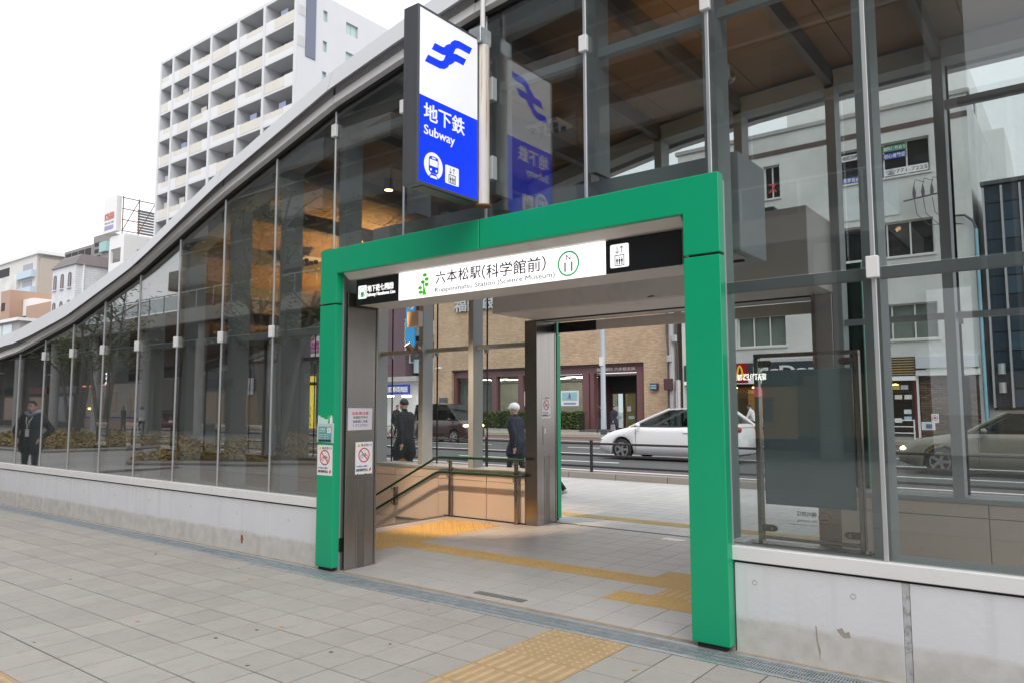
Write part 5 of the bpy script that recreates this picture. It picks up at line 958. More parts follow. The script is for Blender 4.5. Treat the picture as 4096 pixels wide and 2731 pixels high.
br_ = thing('brown_flats', 'flat-roofed tan flats at the far left edge', 'building', (-140, 45, 0)); m_tan = mat('tan_render', (.42, .27, .20), .7, var=.05, vs=.4); box('wall', -146, -141.7, 44, 56, 0, 22.1, m_tan, br_); box('stair_core', -141.6, -137.3, 46, 56, 0, 20.5, m_white, br_); box('annex', -137.2, -126.8, 45, 56, 0, 18.9, m_tan, br_)
for k in range(4): box('window', -145.4, -143.9, 43.93, 43.99, 18.6-k*3.6, 20-k*3.6, m_dark, br_); box('opening', -141.4, -138.0, 45.9, 45.99, 15.3-k*3.6, 17.6-k*3.6, m_dark, br_)
box('window', -131.8, -130, 44.93, 44.99, 14.9, 16.3, m_dark, br_)
lw = thing('glass_annex', 'low pale glazed block behind the roof edge at far left', 'building', (-120, 30, 0)); box('wall', -140, -104.5, 33, 36, 6, 13.0, m_conc, lw); box('roof', -140.5, -104, 32.5, 36, 13.0, 13.4, m_white, lw)
for k in range(9): box('pane', -139+k*3.6, -135.8+k*3.6, 32.93, 32.99, 9.6, 12.7, mat('pale_sky_pane', (.55, .64, .68), .15), lw)
bn = thing('standing_notice', 'small white no-cycling notice on a stand on the street pavement behind the glass', 'notice', (-7.62, 5, 0)); MB().tube([(-7.62, 5.02, 0), (-7.62, 5.02, 1.2)], .015, 8).build('stand', m_silver, bn); box('sheet', -7.78, -7.47, 4.985, 5.0, .945, 1.22, m_paper, bn); disc(MB(), (-7.625, 4.984, 1.11), .085, '-Y', .003, 20, .068).build('ring', m_redp, bn); box('caption', -7.73, -7.52, 4.98, 4.9845, .97, 1.0, m_bluep, bn)
# fence along the near kerb
fn = thing('kerb_fence', 'low dark brown three-rail fence along the near kerb', 'fence', (-3, 9.6, 0))
for i in range(-9, 6): MB().tube([(-3.06+i*3.0, 9.6, .13), (-3.06+i*3.0, 9.6, .80)], .035, 10).tube([(-3.06+i*3.0, 9.6, .80), (-3.06+i*3.0, 9.6, .83)], .042, 10).build('post', m_fence, fn, smooth=True)
for z_ in (.755, .50, .26): MB().tube([(-30, 9.6, z_), (15, 9.6, z_)], .024, 8).build('rail', m_fence, fn, smooth=True)

# ================================================================== BEHIND THE CAMERA: the plaza that the glass mirrors
PY = -23.
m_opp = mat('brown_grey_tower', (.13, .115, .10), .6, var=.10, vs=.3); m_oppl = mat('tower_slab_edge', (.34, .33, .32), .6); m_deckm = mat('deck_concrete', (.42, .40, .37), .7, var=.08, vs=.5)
tw = thing('residential_tower', 'dark brown residential tower with stacked balconies, mirrored in the upper glass', 'building', (-22, PY, 0))
box('wall', -48, 1.8, PY-14, PY-1.0, 7.4, 42, m_opp, tw)
for k in range(11):
    z_ = 10.2+k*3.1
    for i in range(8):
        x0 = -46.5+i*6.0; x1 = x0+4.9
        if i % 3 == 1: continue
        sl = box('balcony', x0, x1, PY-1.0, PY+.65, z_-.2, z_, m_opp, tw); box('balcony_front', x0, x1, PY+.55, PY+.66, z_+.001, z_+1.15, m_oppl if (i+k) % 2 else mat('smoked_balcony_glass', (.14, .16, .165), .15), sl); box('balcony_side', x1-.12, x1, PY-.99, PY+.54, z_+.001, z_+1.15, m_oppl, sl)
    for i in range(8): box('window', -45.6+i*6, -42.6+i*6, PY-.998, PY-.95, z_+.1, z_+2.2, mat('tower_window', (.035, .04, .045), .15), tw)
    box('floor_band', -48, 1.8, PY-1.0, PY-.93, z_-.34, z_-.205, m_oppl, tw)
dk = thing('pedestrian_deck', 'raised pedestrian deck with glass balustrade over a shop arcade, mirrored in the glass', 'deck', (-45, -20, 0))
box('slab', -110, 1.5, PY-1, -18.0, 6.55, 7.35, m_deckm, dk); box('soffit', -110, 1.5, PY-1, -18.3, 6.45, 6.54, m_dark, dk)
MB().tube([(-110, -18.1, 8.4), (1.5, -18.1, 8.4)], .035, 6).build('handrail', m_silver, dk)
for i in range(62): x = -109+i*1.8; box('baluster', x-.03, x+.03, -18.13, -18.07, 7.351, 8.38, m_silver, dk); box('balustrade_pane', x+.05, x+1.72, -18.11, -18.09, 7.45, 8.3, WINGLASS, dk)
for i in range(16): x = -105.5+i*7; MB().tube([(x, -18.8, 0), (x, -18.8, 6.45)], .32, 14).build('deck_column', m_conc, dk, smooth=True)
ar = thing('shop_arcade', 'dark shop arcade under the pedestrian deck, mirrored in the glass', 'building', (-40, PY, 0))
box('back_wall', -110, 1.5, PY-1.0, PY-.4, 0, 6.45, mat('arcade_wall', (.12, .11, .10), .7, var=.1, vs=.5), ar); box('end_wall', 1.0, 1.5, PY-.4, -18.5, 0, 6.45, m_opp, ar)
m_shopw = mat('dim_shop_window', (.20, .14, .09), .3, em=(1, .62, .3), es=.10); m_cream = mat('cream_shopfront', (.46, .42, .38), .6)
for i, x in enumerate((-104, -98, -92, -86, -80, -74, -68, -44, -38, -32, -26, -20, -14, -8, -3.2)):
    box('shop_window', x, x+3.4, PY-.399, PY-.3, .5, 2.7, m_shopw if i % 3 else mat('cool_shop_window', (.16, .18, .19), .2, em=(.7, .85, 1), es=.06), ar); box('shop_sign', x, x+4.2, PY-.399, PY-.2, 3.0, 3.6, (m_oppl, m_dark, mat('muted_red_sign', (.25, .06, .05), .5))[i % 3], ar)
sh = thing('noodle_shop', 'cream noodle shop with a red light line and white glowing sign, mirrored in the glass', 'shop', (-55, PY, 0))
box('wall', -60.0, -50.4, PY-.39, PY+.5, 0, 4.5, m_cream, sh); box('base_panel', -60, -50.4, PY+.501, PY+.56, 0, .85, mat('pink_tile', (.45, .30, .24), .6), sh); box('blue_line', -60, -50.4, PY+.561, PY+.60, .86, .95, m_bluep, sh)
for x in (-59.3, -57.6, -55.4, -52.2): box('window', x, x+1.1, PY+.501, PY+.55, 1.3, 2.9, m_shopw, sh)
for x in (-58.8, -57.1): MB().ell((x, PY+.7, 1.6), (.3, .1, .1)).build('lamp', mat('warm_bulb', (1, .7, .3), .5, em=(1, .65, .2), es=5), sh)
MB().tube([(-60.2, PY+.75, 3.42), (-54.4, PY+.75, 3.46)], .05, 6).build('light_line', mat('pink_light_line', (1, .4, .35), .5, em=(1, .35, .28), es=1.6), sh); box('dark_fascia', -60.2, -50.4, PY+.501, PY+.60, 3.5, 4.5, m_dark, sh); text('蔵王', (-55.6, PY+.66, 3.95), '+Y', mat('glowing_white', (1, 1, 1), .5, em=(1, 1, 1), es=3), sh, w=.75, h=1.0, bold=.03, ext=.03)
cf = thing('coffee_shop', 'coffee shop front with white lettering and a round red sign, mirrored in the glass', 'shop', (-4, PY, 0))
box('fascia', -7.6, -2.6, PY-.2, PY+.35, 2.35, 3.3, mat('dark_coffee_fascia', (.035, .03, .028), .5), cf); text("SEATTLE'S BEST COFFEE", (-4.75, PY+.37, 2.68), '+Y', mat('lit_letters', (.9, .9, .85), .5, em=(1, 1, .95), es=9.0), cf, w=2.05, h=.24, bold=.02, ext=.02)
box('window', -7.4, -2.8, PY-.19, PY+.1, .4, 2.3, mat('coffee_window', (.25, .15, .08), .3, em=(1, .6, .25), es=.3), cf); disc(MB(), (-4.05, PY+.36, 2.12), .19, '+Y', .04, 24).build('round_sign', mat('round_red_sign', (.5, .06, .08), .5, em=(1, .15, .2), es=2.2), cf); text('SEATTLE’S BEST', (-4.05, PY+.405, 2.12), '+Y', m_white, cf, w=.32, h=.06, ext=.005)
for k in range(4): box('menu_board', -6.9+k*.9, -6.3+k*.9, PY+.101, PY+.13, 1.0, 1.9, m_oppl, cf)
lvb = thing('louvred_block', 'low dark block with pale vertical louvres, mirrored in the right-hand glass', 'building', (14, -26, 0))
box('wall', 2.6, 34, -38, -26.2, 0, 12.6, mat('louvre_back', (.05, .06, .075), .5), lvb); box('cornice', 2.5, 34.1, -38.1, -25.9, 12.6, 13.0, m_deckm, lvb)
for k in range(30): box('louvre', 3.0+k*1.0, 3.16+k*1.0, -26.2, -25.8, 3.2, 12.5, m_oppl, lvb)
for k in range(8): box('shop_window', 3.2+k*3.8, 6.4+k*3.8, -26.19, -26.1, .4, 2.8, m_shopw, lvb)
# planting beds and trees
m_gc = mat('autumn_ground_cover', (.34, .22, .055), .7, var=.5, vs=2.5); m_soil = mat('bed_soil', (.05, .04, .025), .9)
def bed(name, label, poly, n, seed):
    xs = [p[0] for p in poly]; ys = [p[1] for p in poly]; rnd = random.Random(seed); cx, cy_ = sum(xs)/len(xs), sum(ys)/len(ys)
    def inside(x, y):
        c = False
        for (a, b), (d, e) in zip(poly, poly[1:]+poly[:1]):
            if (b > y) != (e > y) and x < (d-a)*(y-b)/(e-b)+a: c = not c
        return c
    g = thing(name, label, 'planting bed', (cx, cy_, 0)); MB().ext(poly, 'XY', -.05, .06).build('soil', m_soil, g)
    for (a, b), (d, e) in zip(poly, poly[1:]+poly[:1]): MB().tube([(a, b, .05), (d, e, .05)], .07, 6).build('edging', m_kerb, g)
    b = MB(); k = 0
    while k < n:
        x, y = rnd.uniform(min(xs), max(xs)), rnd.uniform(min(ys), max(ys))
        if not inside(x, y): continue
        k += 1; h = .10+.34*abs(math.sin(x*1.7+y*.9)*math.cos(y*1.3-x*.6)); z_ = rnd.uniform(.06, .1+h); a = rnd.uniform(0, 6.28); s_ = rnd.uniform(.06, .15); q = Vector((x, y, z_)); u = Vector((math.cos(a), math.sin(a), rnd.uniform(-.2, .9)))*s_; v = Vector((-math.sin(a), math.cos(a), .3))*s_*.35
        b.pts([q-u*.3, q+v, q+u, q-v], [(0, 1, 2, 3)])
    tag(b.build('ground_cover', m_gc, g), kind='stuff')
bed('planting_bed', 'near bed of yellowing ground cover mirrored right of the standing man', [(-15.7, -5.3), (-12.3, -7.4), (-8.0, -10.2), (-11, -15.5), (-24, -16.5), (-21.5, -9.6)], 16000, 3)
bed('planting_bed', 'far bed of yellowing ground cover mirrored behind the standing man', [(-42, -7.5), (-30, -6.0), (-24.3, -6.1), (-23.2, -8.8), (-27, -14), (-40, -14)], 12000, 4)
m_bark = mat('grey_bark', (.15, .13, .11), .9, var=.2, vs=6); m_leaf = mat('olive_leaf', (.10, .12, .025), .6, var=.45, vs=2)
def tree(label, x, y, h, stems, n, seed, group='plaza trees'):
    rnd = random.Random(seed); g = thing('plaza_tree', label, 'tree', (x, y, 0), group); tips = []; tr = MB()
    for k in range(stems):
        a = 6.28*k/stems+rnd.random(); pts = [Vector((x+.12*math.cos(a), y+.12*math.sin(a), 0))]; d = Vector((math.cos(a)*.16, math.sin(a)*.16, 1))
        for j in range(6): pts.append(pts[-1]+d*h*.13+Vector((rnd.gauss(0, .05), rnd.gauss(0, .05), 0)))
        tr.tube(pts, [.12-.016*j for j in range(7)], 8)
        for j in range(3, 7):
            for q in range(3):
                a2 = rnd.uniform(0, 6.28); L_ = rnd.uniform(.8, 1.7); e_ = pts[j]+Vector((math.cos(a2)*L_, math.sin(a2)*L_, rnd.uniform(.4, 1.2))); m_ = (pts[j]+e_)/2+Vector((0, 0, .15)); tr.tube([pts[j], m_, e_], [.035, .022, .008], 5); tips += [e_, m_]
    tr.build('trunk', m_bark, g, smooth=True); b = MB()
    for k in range(n):
        c = rnd.choice(tips)+Vector((rnd.gauss(0, .3), rnd.gauss(0, .3), rnd.gauss(0, .25))); a = rnd.uniform(0, 6.28); s_ = rnd.uniform(.05, .1); u = Vector((math.cos(a), math.sin(a), rnd.uniform(-.6, .6)))*s_; v = u.cross(Vector((rnd.random(), rnd.random(), 1))).normalized()*s_*.5
        b.pts([c-u, c+v, c+u, c-v], [(0, 1, 2, 3)])
    b.build('crown', m_leaf, g)
tree('slender several-stemmed tree in the near planting bed', -13.2, -8.2, 8.5, 4, 2600, 11); tree('thin two-stemmed tree at the far corner of the near planting bed', -9.6, -10.6, 7.5, 3, 1800, 12); tree('several-stemmed tree in the far planting bed', -27, -9.5, 8, 3, 2400, 13); tree('second tree at the back of the far planting bed', -36, -12, 8.5, 3, 2200, 14)
# ================================================================== VEHICLES
m_tyre = mat('tyre_rubber', (.02, .02, .021), .8); m_rim = mat('alloy_rim', (.45, .45, .46), .35, .8); m_lampg = mat('headlamp_clear', (.75, .77, .78), .08); m_int = mat('car_interior', (.03, .03, .03), .8)
def carpaint(n, c): return mat(n, c, .28, spec=.5, coat=.6)
def car(name, label, L, hw, base, wheels, wr, deck, cab, paint, lit=False, group='cars on the road'):
    """nose at x=0, tail at x=L. deck: [(x, z)] body top without cabin; cab: (xa, xb, xc, xd, zr, roof half width)"""
    g = thing(name, label, 'car', (0, 0, 0), group); N = 56; b = MB(); ra = wr+.055
    xa, xb, xc, xd, zr, rw = cab
    for i in range(N+1):
        x = L*(.5-.5*math.cos(math.pi*i/N)) if False else L*i/N
        e = min(x, L-x); w = hw*(1-.20*max(0, 1-e/.55)**2.2); zl = base+.10*max(0, 1-e/.35)
        for xw in wheels:
            if abs(x-xw) < ra: zl = max(zl, wr+math.sqrt(ra*ra-(x-xw)**2))
        zd = lerp(deck, x); zm = max(zl+.03, base+.30); zs = max(zm+.02, zd-.16)
        half = [(w*.80, zl), (w*.985, zl+.012), (w*1.0, zm), (w*.985, zs), (w*.94, zd-.035), (w*.86, zd), (w*.4, zd+.022)]
        b.v += [(x, -y, z) for y, z in half]+[(x, y, z) for y, z in half[::-1]]
    n = 14
    for i in range(N): b.f += [(i*n+j, i*n+j+1, (i+1)*n+j+1, (i+1)*n+j) for j in range(n-1)]
    b.f += [tuple(range(n)), tuple(range(N*n, N*n+n))]; b.build('body', paint, g, smooth='all')
    box('floor', .25, L-.25, -hw*.78, hw*.78, base+.02, base+.12, m_int, g); box('dashboard', xa+.3, xa+.75, -hw*.8, hw*.8, base+.2, lerp(deck, xa)-.02, m_int, g)
    for xs_ in (xa+1.35, xa+2.25):
        if xs_ < xd-.3:
            for sy in (-1, 1): MB().hexa([(xs_, sy*hw*.42-.22, .45), (xs_+.5, sy*hw*.42-.22, .45), (xs_+.5, sy*hw*.42+.22, .45), (xs_, sy*hw*.42+.22, .45), (xs_+.42, sy*hw*.42-.2, zr-.28), (xs_+.56, sy*hw*.42-.2, zr-.28), (xs_+.56, sy*hw*.42+.2, zr-.28), (xs_+.42, sy*hw*.42+.2, zr-.28)]).build('seat', m_int, g)
    bw = hw*.90; zA, zD = lerp(deck, xa)-.01, lerp(deck, xd)-.01; zb_ = lambda x: lerp(deck, x)-.02
    # greenhouse
    P = lambda x, z, y: (x, y, z)
    MB().pts([P(xa, zA, -bw*.92), P(xa, zA, bw*.92), P(xb, zr-.015, rw*.94), P(xb, zr-.015, -rw*.94)], [(0, 1, 2, 3)]).build('windscreen', CARGLASS, g)
    MB().pts([P(xd, zD, -bw*.92), P(xd, zD, bw*.92), P(xc, zr-.03, rw*.94), P(xc, zr-.03, -rw*.94)], [(0, 1, 2, 3)]).build('rear_window', CARGLASS, g)
    mid = (xb+xc)/2+.05
    for sy in (-1, 1):
        for (u0, u1, t0, t1) in ((xa+.14, mid-.04, xb+.05, mid-.04), (mid+.04, xd-.22, mid+.04, xc-.04)):
            MB().pts([P(u0, zb_(u0), sy*bw), P(u1, zb_(u1), sy*bw), P(t1, zr-.045, sy*(rw+.012)), P(t0, zr-.045, sy*(rw+.012))], [(0, 1, 2, 3)]).build('side_window', CARGLASS, g)
        for (p, q, r_) in (((xa+.02, sy*bw*.95, zA), (xb, sy*rw, zr-.02), .035), ((mid, sy*bw, zb_(mid)), (mid, sy*rw, zr-.03), .035), ((xd-.04, sy*bw*.95, zD), (xc, sy*rw, zr-.035), .055)): MB().tube([p, ((p[0]+q[0])/2, (p[1]+q[1])/2+sy*.012, (p[2]+q[2])/2+.01), q], r_, 8).build('pillar', paint if r_ > .036 or sy else paint, g, smooth=True)
        MB().tube([(xa+.10, sy*bw*.985, zb_(xa+.1)+.01), (mid, sy*bw, zb_(mid)+.01), (xd-.15, sy*bw*.985, zb_(xd-.15)+.01)], .014, 6).build('belt_trim', m_int, g)
        MB().ell((xa+.42, sy*(hw+.08), zb_(xa+.4)+.07), (.07, .10, .065)).build('door_mirror', paint, g, smooth=True)
        for xx in (mid-.02, xd-.45): box('door_handle', xx-.22, xx-.06, min(sy*hw*.985, sy*(hw+.012)), max(sy*hw*.985, sy*(hw+.012)), zb_(xx)-.17, zb_(xx)-.14, paint, g, .004)
        for xx in (xa+.30, mid): box('door_seam', xx-.004, xx+.004, min(sy*hw*.99, sy*(hw+.002)), max(sy*hw*.99, sy*(hw+.002)), base+.1, zb_(xx)-.05, m_int, g)
        zl_ = lerp(deck, .2)-.12
        MB().ell((.17, sy*hw*.70, zl_), (.16, .16, .075)).build('headlight', mat('headlamp_lit', (1, .9, .7), .3, em=(1, .75, .4), es=8) if lit else m_lampg, g, smooth=True)
        MB().ell((L-.10, sy*hw*.74, lerp(deck, L-.2)-.15), (.10, .14, .09)).build('tail_light', mat('tail_red', (.35, .01, .01), .2), g, smooth=True)
        for xw in wheels:
            y0 = sy*(hw-.20); y1 = sy*(hw-.012)
            t_ = MB().tube([(xw, y0, wr), (xw, y0+sy*.02, wr), (xw, y1-sy*.02, wr), (xw, y1, wr)], [wr-.03, wr, wr, wr-.03], 28).build('wheel', m_tyre, g, smooth=True)
            rm = MB(); 
            for k in range(5):
                a = k*1.2566; c_, s__ = math.cos(a), math.sin(a); r0, r1 = .05, wr*.63; ww = .035
                rm.hexa([(xw+c_*r0-s__*ww, y1, wr+s__*r0+c_*ww), (xw+c_*r1-s__*ww, y1, wr+s__*r1+c_*ww), (xw+c_*r1+s__*ww, y1, wr+s__*r1-c_*ww), (xw+c_*r0+s__*ww, y1, wr+s__*r0-c_*ww)]+[(xw+c_*r0-s__*ww, y1+sy*.012, wr+s__*r0+c_*ww), (xw+c_*r1-s__*ww, y1+sy*.006, wr+s__*r1+c_*ww), (xw+c_*r1+s__*ww, y1+sy*.006, wr+s__*r1-c_*ww), (xw+c_*r0+s__*ww, y1+sy*.012, wr+s__*r0-c_*ww)])
            disc(rm, (xw, y1, wr), wr*.70, '-Y' if sy < 0 else '+Y', .008, 24, wr*.60); disc(rm, (xw, y1, wr), .06, '-Y' if sy < 0 else '+Y', .014, 14); rm.build('rim', m_rim, t_)
    r = MB(); M_ = 14; zz = lambda q: zr+.03*math.sin(math.pi*q)-.012
    for i in range(M_+1):
        q = i/M_; x = xb-.02+(xc-xb+.04)*q
        r.v += [(x, y*rw*1.03, zz(q)-.035*abs(y)**3+o) for o in (0, .02) for y in (-1, -.6, 0, .6, 1)]
    for i in range(M_):
        for j in range(4): r.f += [(i*10+j, i*10+j+1, i*10+11+j, i*10+10+j), (i*10+5+j, i*10+6+j, i*10+16+j, i*10+15+j)]
        r.f += [(i*10, i*10+5, i*10+15, i*10+10), (i*10+4, i*10+9, i*10+19, i*10+14)]
    r.f += [(0, 1, 2, 3, 4, 9, 8, 7, 6, 5), tuple(M_*10+k for k in (0, 1, 2, 3, 4, 9, 8, 7, 6, 5))]
    r.build('roof', paint, g, smooth=True)
    box('front_grille', -.012, .03, -hw*.45, hw*.45, base+.12, base+.24, m_int, g, .01); box('number_plate', -.03, -.012, -.17, .17, base+.25, base+.40, m_white, g); box('number_plate', L+.0, L+.012, -.17, .17, base+.40, base+.55, m_white, g)
    return g
wc = car('white_hatchback', 'white hatchback driving along the road beyond the entrance opening', 4.5, .87, .17, (.86, 3.56), .315, [(0, .50), (.08, .66), (.3, .78), (.6, .875), (1.17, 1.0), (1.6, 1.0), (2.5, 1.0), (3.7, 1.05), (4.3, 1.09), (4.45, 1.0), (4.5, .7)], (1.04, 2.35, 3.75, 4.44, 1.53, .63), carpaint('white_car_paint', (.80, .80, .81)))
wc.location = (-6.45, 16.27, -.02)
tx = car('beige_sedan', 'beige-grey sedan with lit headlamps behind the right glass', 4.7, .87, .18, (.88, 3.62), .315, [(0, .50), (.1, .66), (.4, .80), (1.2, .94), (1.5, .97), (3.3, .99), (3.9, 1.0), (4.5, 1.02), (4.68, .9), (4.7, .6)], (1.35, 2.2, 3.2, 3.95, 1.45, .60), carpaint('beige_car_paint', (.26, .24, .20)), True)
tx.location = (2.02, 15.9, -.02)
vn = car('brown_minivan', 'dark maroon-brown boxy minivan with lit headlamp beyond the stair glass', 3.4, .74, .17, (.72, 2.75), .28, [(0, .60), (.06, .78), (.25, .93), (.62, 1.0), (1.2, 1.02), (3.2, 1.04), (3.38, 1.0), (3.4, .7)], (.50, 1.18, 3.15, 3.36, 1.76, .62), carpaint('brown_van_paint', (.045, .022, .024)), True)
vn.rotation_euler = (0, 0, math.pi); vn.location = (-16.5, 21.45, -.02)
dc = car('dark_compact', 'small dark car parked far down the road behind the left glass', 3.7, .8, .17, (.75, 2.9), .29, [(0, .55), (.1, .72), (.4, .85), (1.0, .95), (3.4, 1.0), (3.6, .9), (3.7, .6)], (.9, 1.8, 3.0, 3.5, 1.5, .6), carpaint('dark_red_paint', (.12, .02, .025)))
dc.location = (-52, 24, -.02)
# ================================================================== PEOPLE
def person(label, loc, rz, P, cols, H=1.7, voxel=.012, extra=None, name='person', group=None):
    """P: joint positions (facing +X). One remeshed body; hair, hat and bag are children."""
    k = H/1.7; g = thing(name, label, 'person', (0, 0, 0), group)
    J = {n: Vector(v)*k for n, v in P.items() if len(v) == 3}; S = []
    def seg(a, b, r0, r1, reg): S.append((Vector(a), Vector(b), r0*k, r1*k, reg))
    cw = P.get('bulk', (1.,))[0]
    pe, ch, nk, hd = J['pelvis'], J['chest'], J['neck'], J['head']; sw = .165*k
    yv = Vector((0, 1, 0))
    for y in (-.075, 0, .075): seg(pe+yv*y*k, (pe+ch)/2+yv*y*k*.95, .105*cw, .10*cw, 'coat'); seg((pe+ch)/2+yv*y*k*.95, ch+yv*y*k*1.25, .10*cw, .115*cw, 'coat')
    seg(ch+Vector((0, -.13, .08))*k, ch+Vector((0, .13, .08))*k, .085*cw, .085*cw, 'coat'); seg(ch+Vector((0, 0, .08))*k, nk, .09, .06, 'coat'); seg(nk, hd-Vector((0, 0, .06))*k, .052, .052, 'skin')
    S.append((hd-Vector((0, 0, .025))*k, hd+Vector((0, 0, .035))*k, .082*k, .086*k, 'skin')); seg(hd+Vector((.03, 0, -.07))*k, hd+Vector((.045, 0, -.045))*k, .05, .05, 'skin'); seg(hd+Vector((.085, 0, 0))*k, hd+Vector((.098, 0, -.028))*k, .010, .016, 'skin')
    for s_ in (-1, 1): seg(hd+Vector((-.005, s_*.086, .01))*k, hd+Vector((-.005, s_*.088, -.03))*k, .016, .012, 'skin')
    for sd_, s_ in (('l', 1), ('r', -1)):
        sh_ = ch+Vector((0, s_*sw/k, .085))*k; el, wr_ = J['el_'+sd_], J['wr_'+sd_]
        seg(sh_, el, .064*cw, .050*cw, 'coat'); seg(el, wr_, .048*cw, .036*cw, 'coat')
        d = (wr_-el).normalized(); pm = wr_+d*.06*k; seg(wr_, pm, .030, .034, 'skin')
        q = d.cross(Vector((0, 1, 0))).normalized() if abs(d.y) < .9 else Vector((1, 0, 0)); n_ = d.cross(q)
        for f, (o, L_) in enumerate(((-.024, .055), (-.008, .068), (.008, .064), (.024, .05))): a = pm+q*o*k+d*.02*k; b_ = a+d*L_*.5*k; seg(a, b_, .0095, .009, 'skin'); seg(b_, b_+(d*.8-n_*s_*.5)*L_*.5*k, .009, .008, 'skin')
        seg(wr_+d*.03*k+q*-.03*k, wr_+d*.075*k+q*-.055*k, .011, .009, 'skin')
        hp, kn, an_ = pe+Vector((0, s_*.09, -.04))*k, J['kn_'+sd_], J['an_'+sd_]; toe = J.get('toe_'+sd_, an_+Vector((.16, s_*.02, -.045))*k)
        seg(hp, kn, .092*P.get('leg', (1,))[0], .062, 'trouser'); seg(kn, an_, .060, .042, 'trouser'); seg(an_+Vector((-.03, 0, -.03))*k, toe, .042, .036, 'shoe')
    if 'hem' in P:
        for s_ in (-1, 1):
            a = pe+Vector((0, s_*.06, 0))*k; d = (J['kn_l' if s_ > 0 else 'kn_r']-a).normalized(); seg(a, a+d*P['hem'][0]*k, .125*cw, .13*cw, 'coat')
    src = MB()
    for a, b, r0, r1, _ in S:
        src.tube([a, (a+b)/2, b] if (b-a).length > 1e-4 else [a, a+Vector((0, 0, .001)), a+Vector((0, 0, .002))], [r0, (r0+r1)/2, r1], 12); src.ell(a, (r0, r0, r0), 10, 6); src.ell(b, (r1, r1, r1), 10, 6)
    me = src.mesh('body', cols['coat']); o = bpy.data.objects.new('body', me); COL.objects.link(o)
    md = o.modifiers.new('r', 'REMESH'); md.mode = 'VOXEL'; md.voxel_size = voxel; ms_ = o.modifiers.new('s', 'SMOOTH'); ms_.factor = .5; ms_.iterations = 4
    bpy.context.view_layer.update(); m2 = bpy.data.meshes.new_from_object(o.evaluated_get(bpy.context.evaluated_depsgraph_get())); bpy.data.objects.remove(o); m2.name = 'body'
    m2.materials.clear(); regs = ['coat', 'trouser', 'shoe', 'skin']
    for r_ in regs: m2.materials.append(cols[r_])
    sd_ = [(a, b-a, max((b-a).length_squared, 1e-9), r0, r1, regs.index(reg)) for a, b, r0, r1, reg in S]
    for p in m2.polygons:
        c = p.center; best = 9
        for a, ab, l2, r0, r1, ri in sd_:
            t_ = (c-a).dot(ab)/l2; t_ = 0 if t_ < 0 else 1 if t_ > 1 else t_; dd = (c-a-ab*t_).length-(r0+(r1-r0)*t_)
            if dd < best: best = dd; p.material_index = ri
        p.use_smooth = True
    link('body', m2, g)
    for s_ in (-1, 1): MB().ell(hd+Vector((.078, s_*.031, .012))*k, (.010*k, .012*k, .008*k), 8, 5).build('eye', m_blk, g); MB().tube([hd+Vector((.080, s_*.018, .034))*k, hd+Vector((.074, s_*.048, .034))*k], .005*k, 5).build('eyebrow', m_blk, g)
    MB().tube([hd+Vector((.088, -.022, -.062))*k, hd+Vector((.094, 0, -.062))*k, hd+Vector((.088, .022, -.062))*k], .005*k, 6).build('mouth', mat('lip', (.30, .10, .08), .6), g)
    hair = MB(); n_ = 14
    for i in range(8):
        for j in range(n_):
            ph = i/7*(1.75 if math.cos(6.283*j/n_) < .35 else 1.05); th = 6.283*j/n_; rr = (.097, .094, .112)
            hair.v.append(tuple(hd+Vector((rr[0]*math.sin(ph)*math.cos(th)-.004, rr[1]*math.sin(ph)*math.sin(th), rr[2]*math.cos(ph)+.018))*k))
    for i in range(7): hair.f += [(i*n_+j, i*n_+(j+1) % n_, (i+1)*n_+(j+1) % n_, (i+1)*n_+j) for j in range(n_)]
    hair.f.append(tuple(range(7*n_, 8*n_))); hair.build('hair' if 'hat' not in cols else cols['hatname'], cols.get('hat', cols['hair']), g, smooth='all')
    if extra: extra(g, J, k)
    g.location = loc; g.rotation_euler = (0, 0, rz); return g
def walk(st=.30, arm=.22, lean=.02):
    return {'pelvis': (0, 0, .93), 'chest': (lean, 0, 1.28), 'neck': (lean+.01, 0, 1.47), 'head': (lean+.035, 0, 1.59), 'el_l': (-arm*.7, .225, 1.09), 'wr_l': (-arm*.8, .235, .85), 'el_r': (arm*.35, -.225, 1.08), 'wr_r': (arm*1.2, -.22, .88),
            'kn_l': (st*.62, .09, .51), 'an_l': (st, .085, .085), 'kn_r': (-st*.12, -.09, .49), 'an_r': (-st*1.15, -.085, .13), 'toe_r': (-st*1.15+.13, -.10, .045)}
skin = mat('skin', (.52, .31, .22), .55); hairb = mat('black_hair', (.012, .01, .01), .5)
def cl(n, c): return mat(n, c, .85, var=.12, vs=14, bump=.2, bs=60)
navy = cl('navy_coat', (.018, .022, .04)); blackc = cl('black_cloth', (.014, .014, .016)); greyt = cl('grey_trousers', (.06, .06, .065)); whites = mat('white_shoe', (.6, .6, .6), .6); blacks = mat('black_shoe', (.015, .015, .015), .4)
def tote(col, wk='wr_l'):
    def f(g, J, k):
        a = J[wk]; MB().hexa([(a.x-.17, a.y-.04, a.z-.55), (a.x+.17, a.y-.04, a.z-.55), (a.x+.17, a.y+.06, a.z-.55), (a.x-.17, a.y+.06, a.z-.55), (a.x-.15, a.y-.02, a.z-.22), (a.x+.15, a.y-.02, a.z-.22), (a.x+.15, a.y+.04, a.z-.22), (a.x-.15, a.y+.04, a.z-.22)]).build('bag', col, g, .01); MB().tube([(a.x-.1, a.y, a.z-.23), (a.x, a.y, a.z-.08), (a.x+.1, a.y, a.z-.23)], .008, 6).build('bag_strap', col, g)
    return f
W1 = walk(.28, .16); W1['hem'] = (.30,); W1['bulk'] = (1.12,)
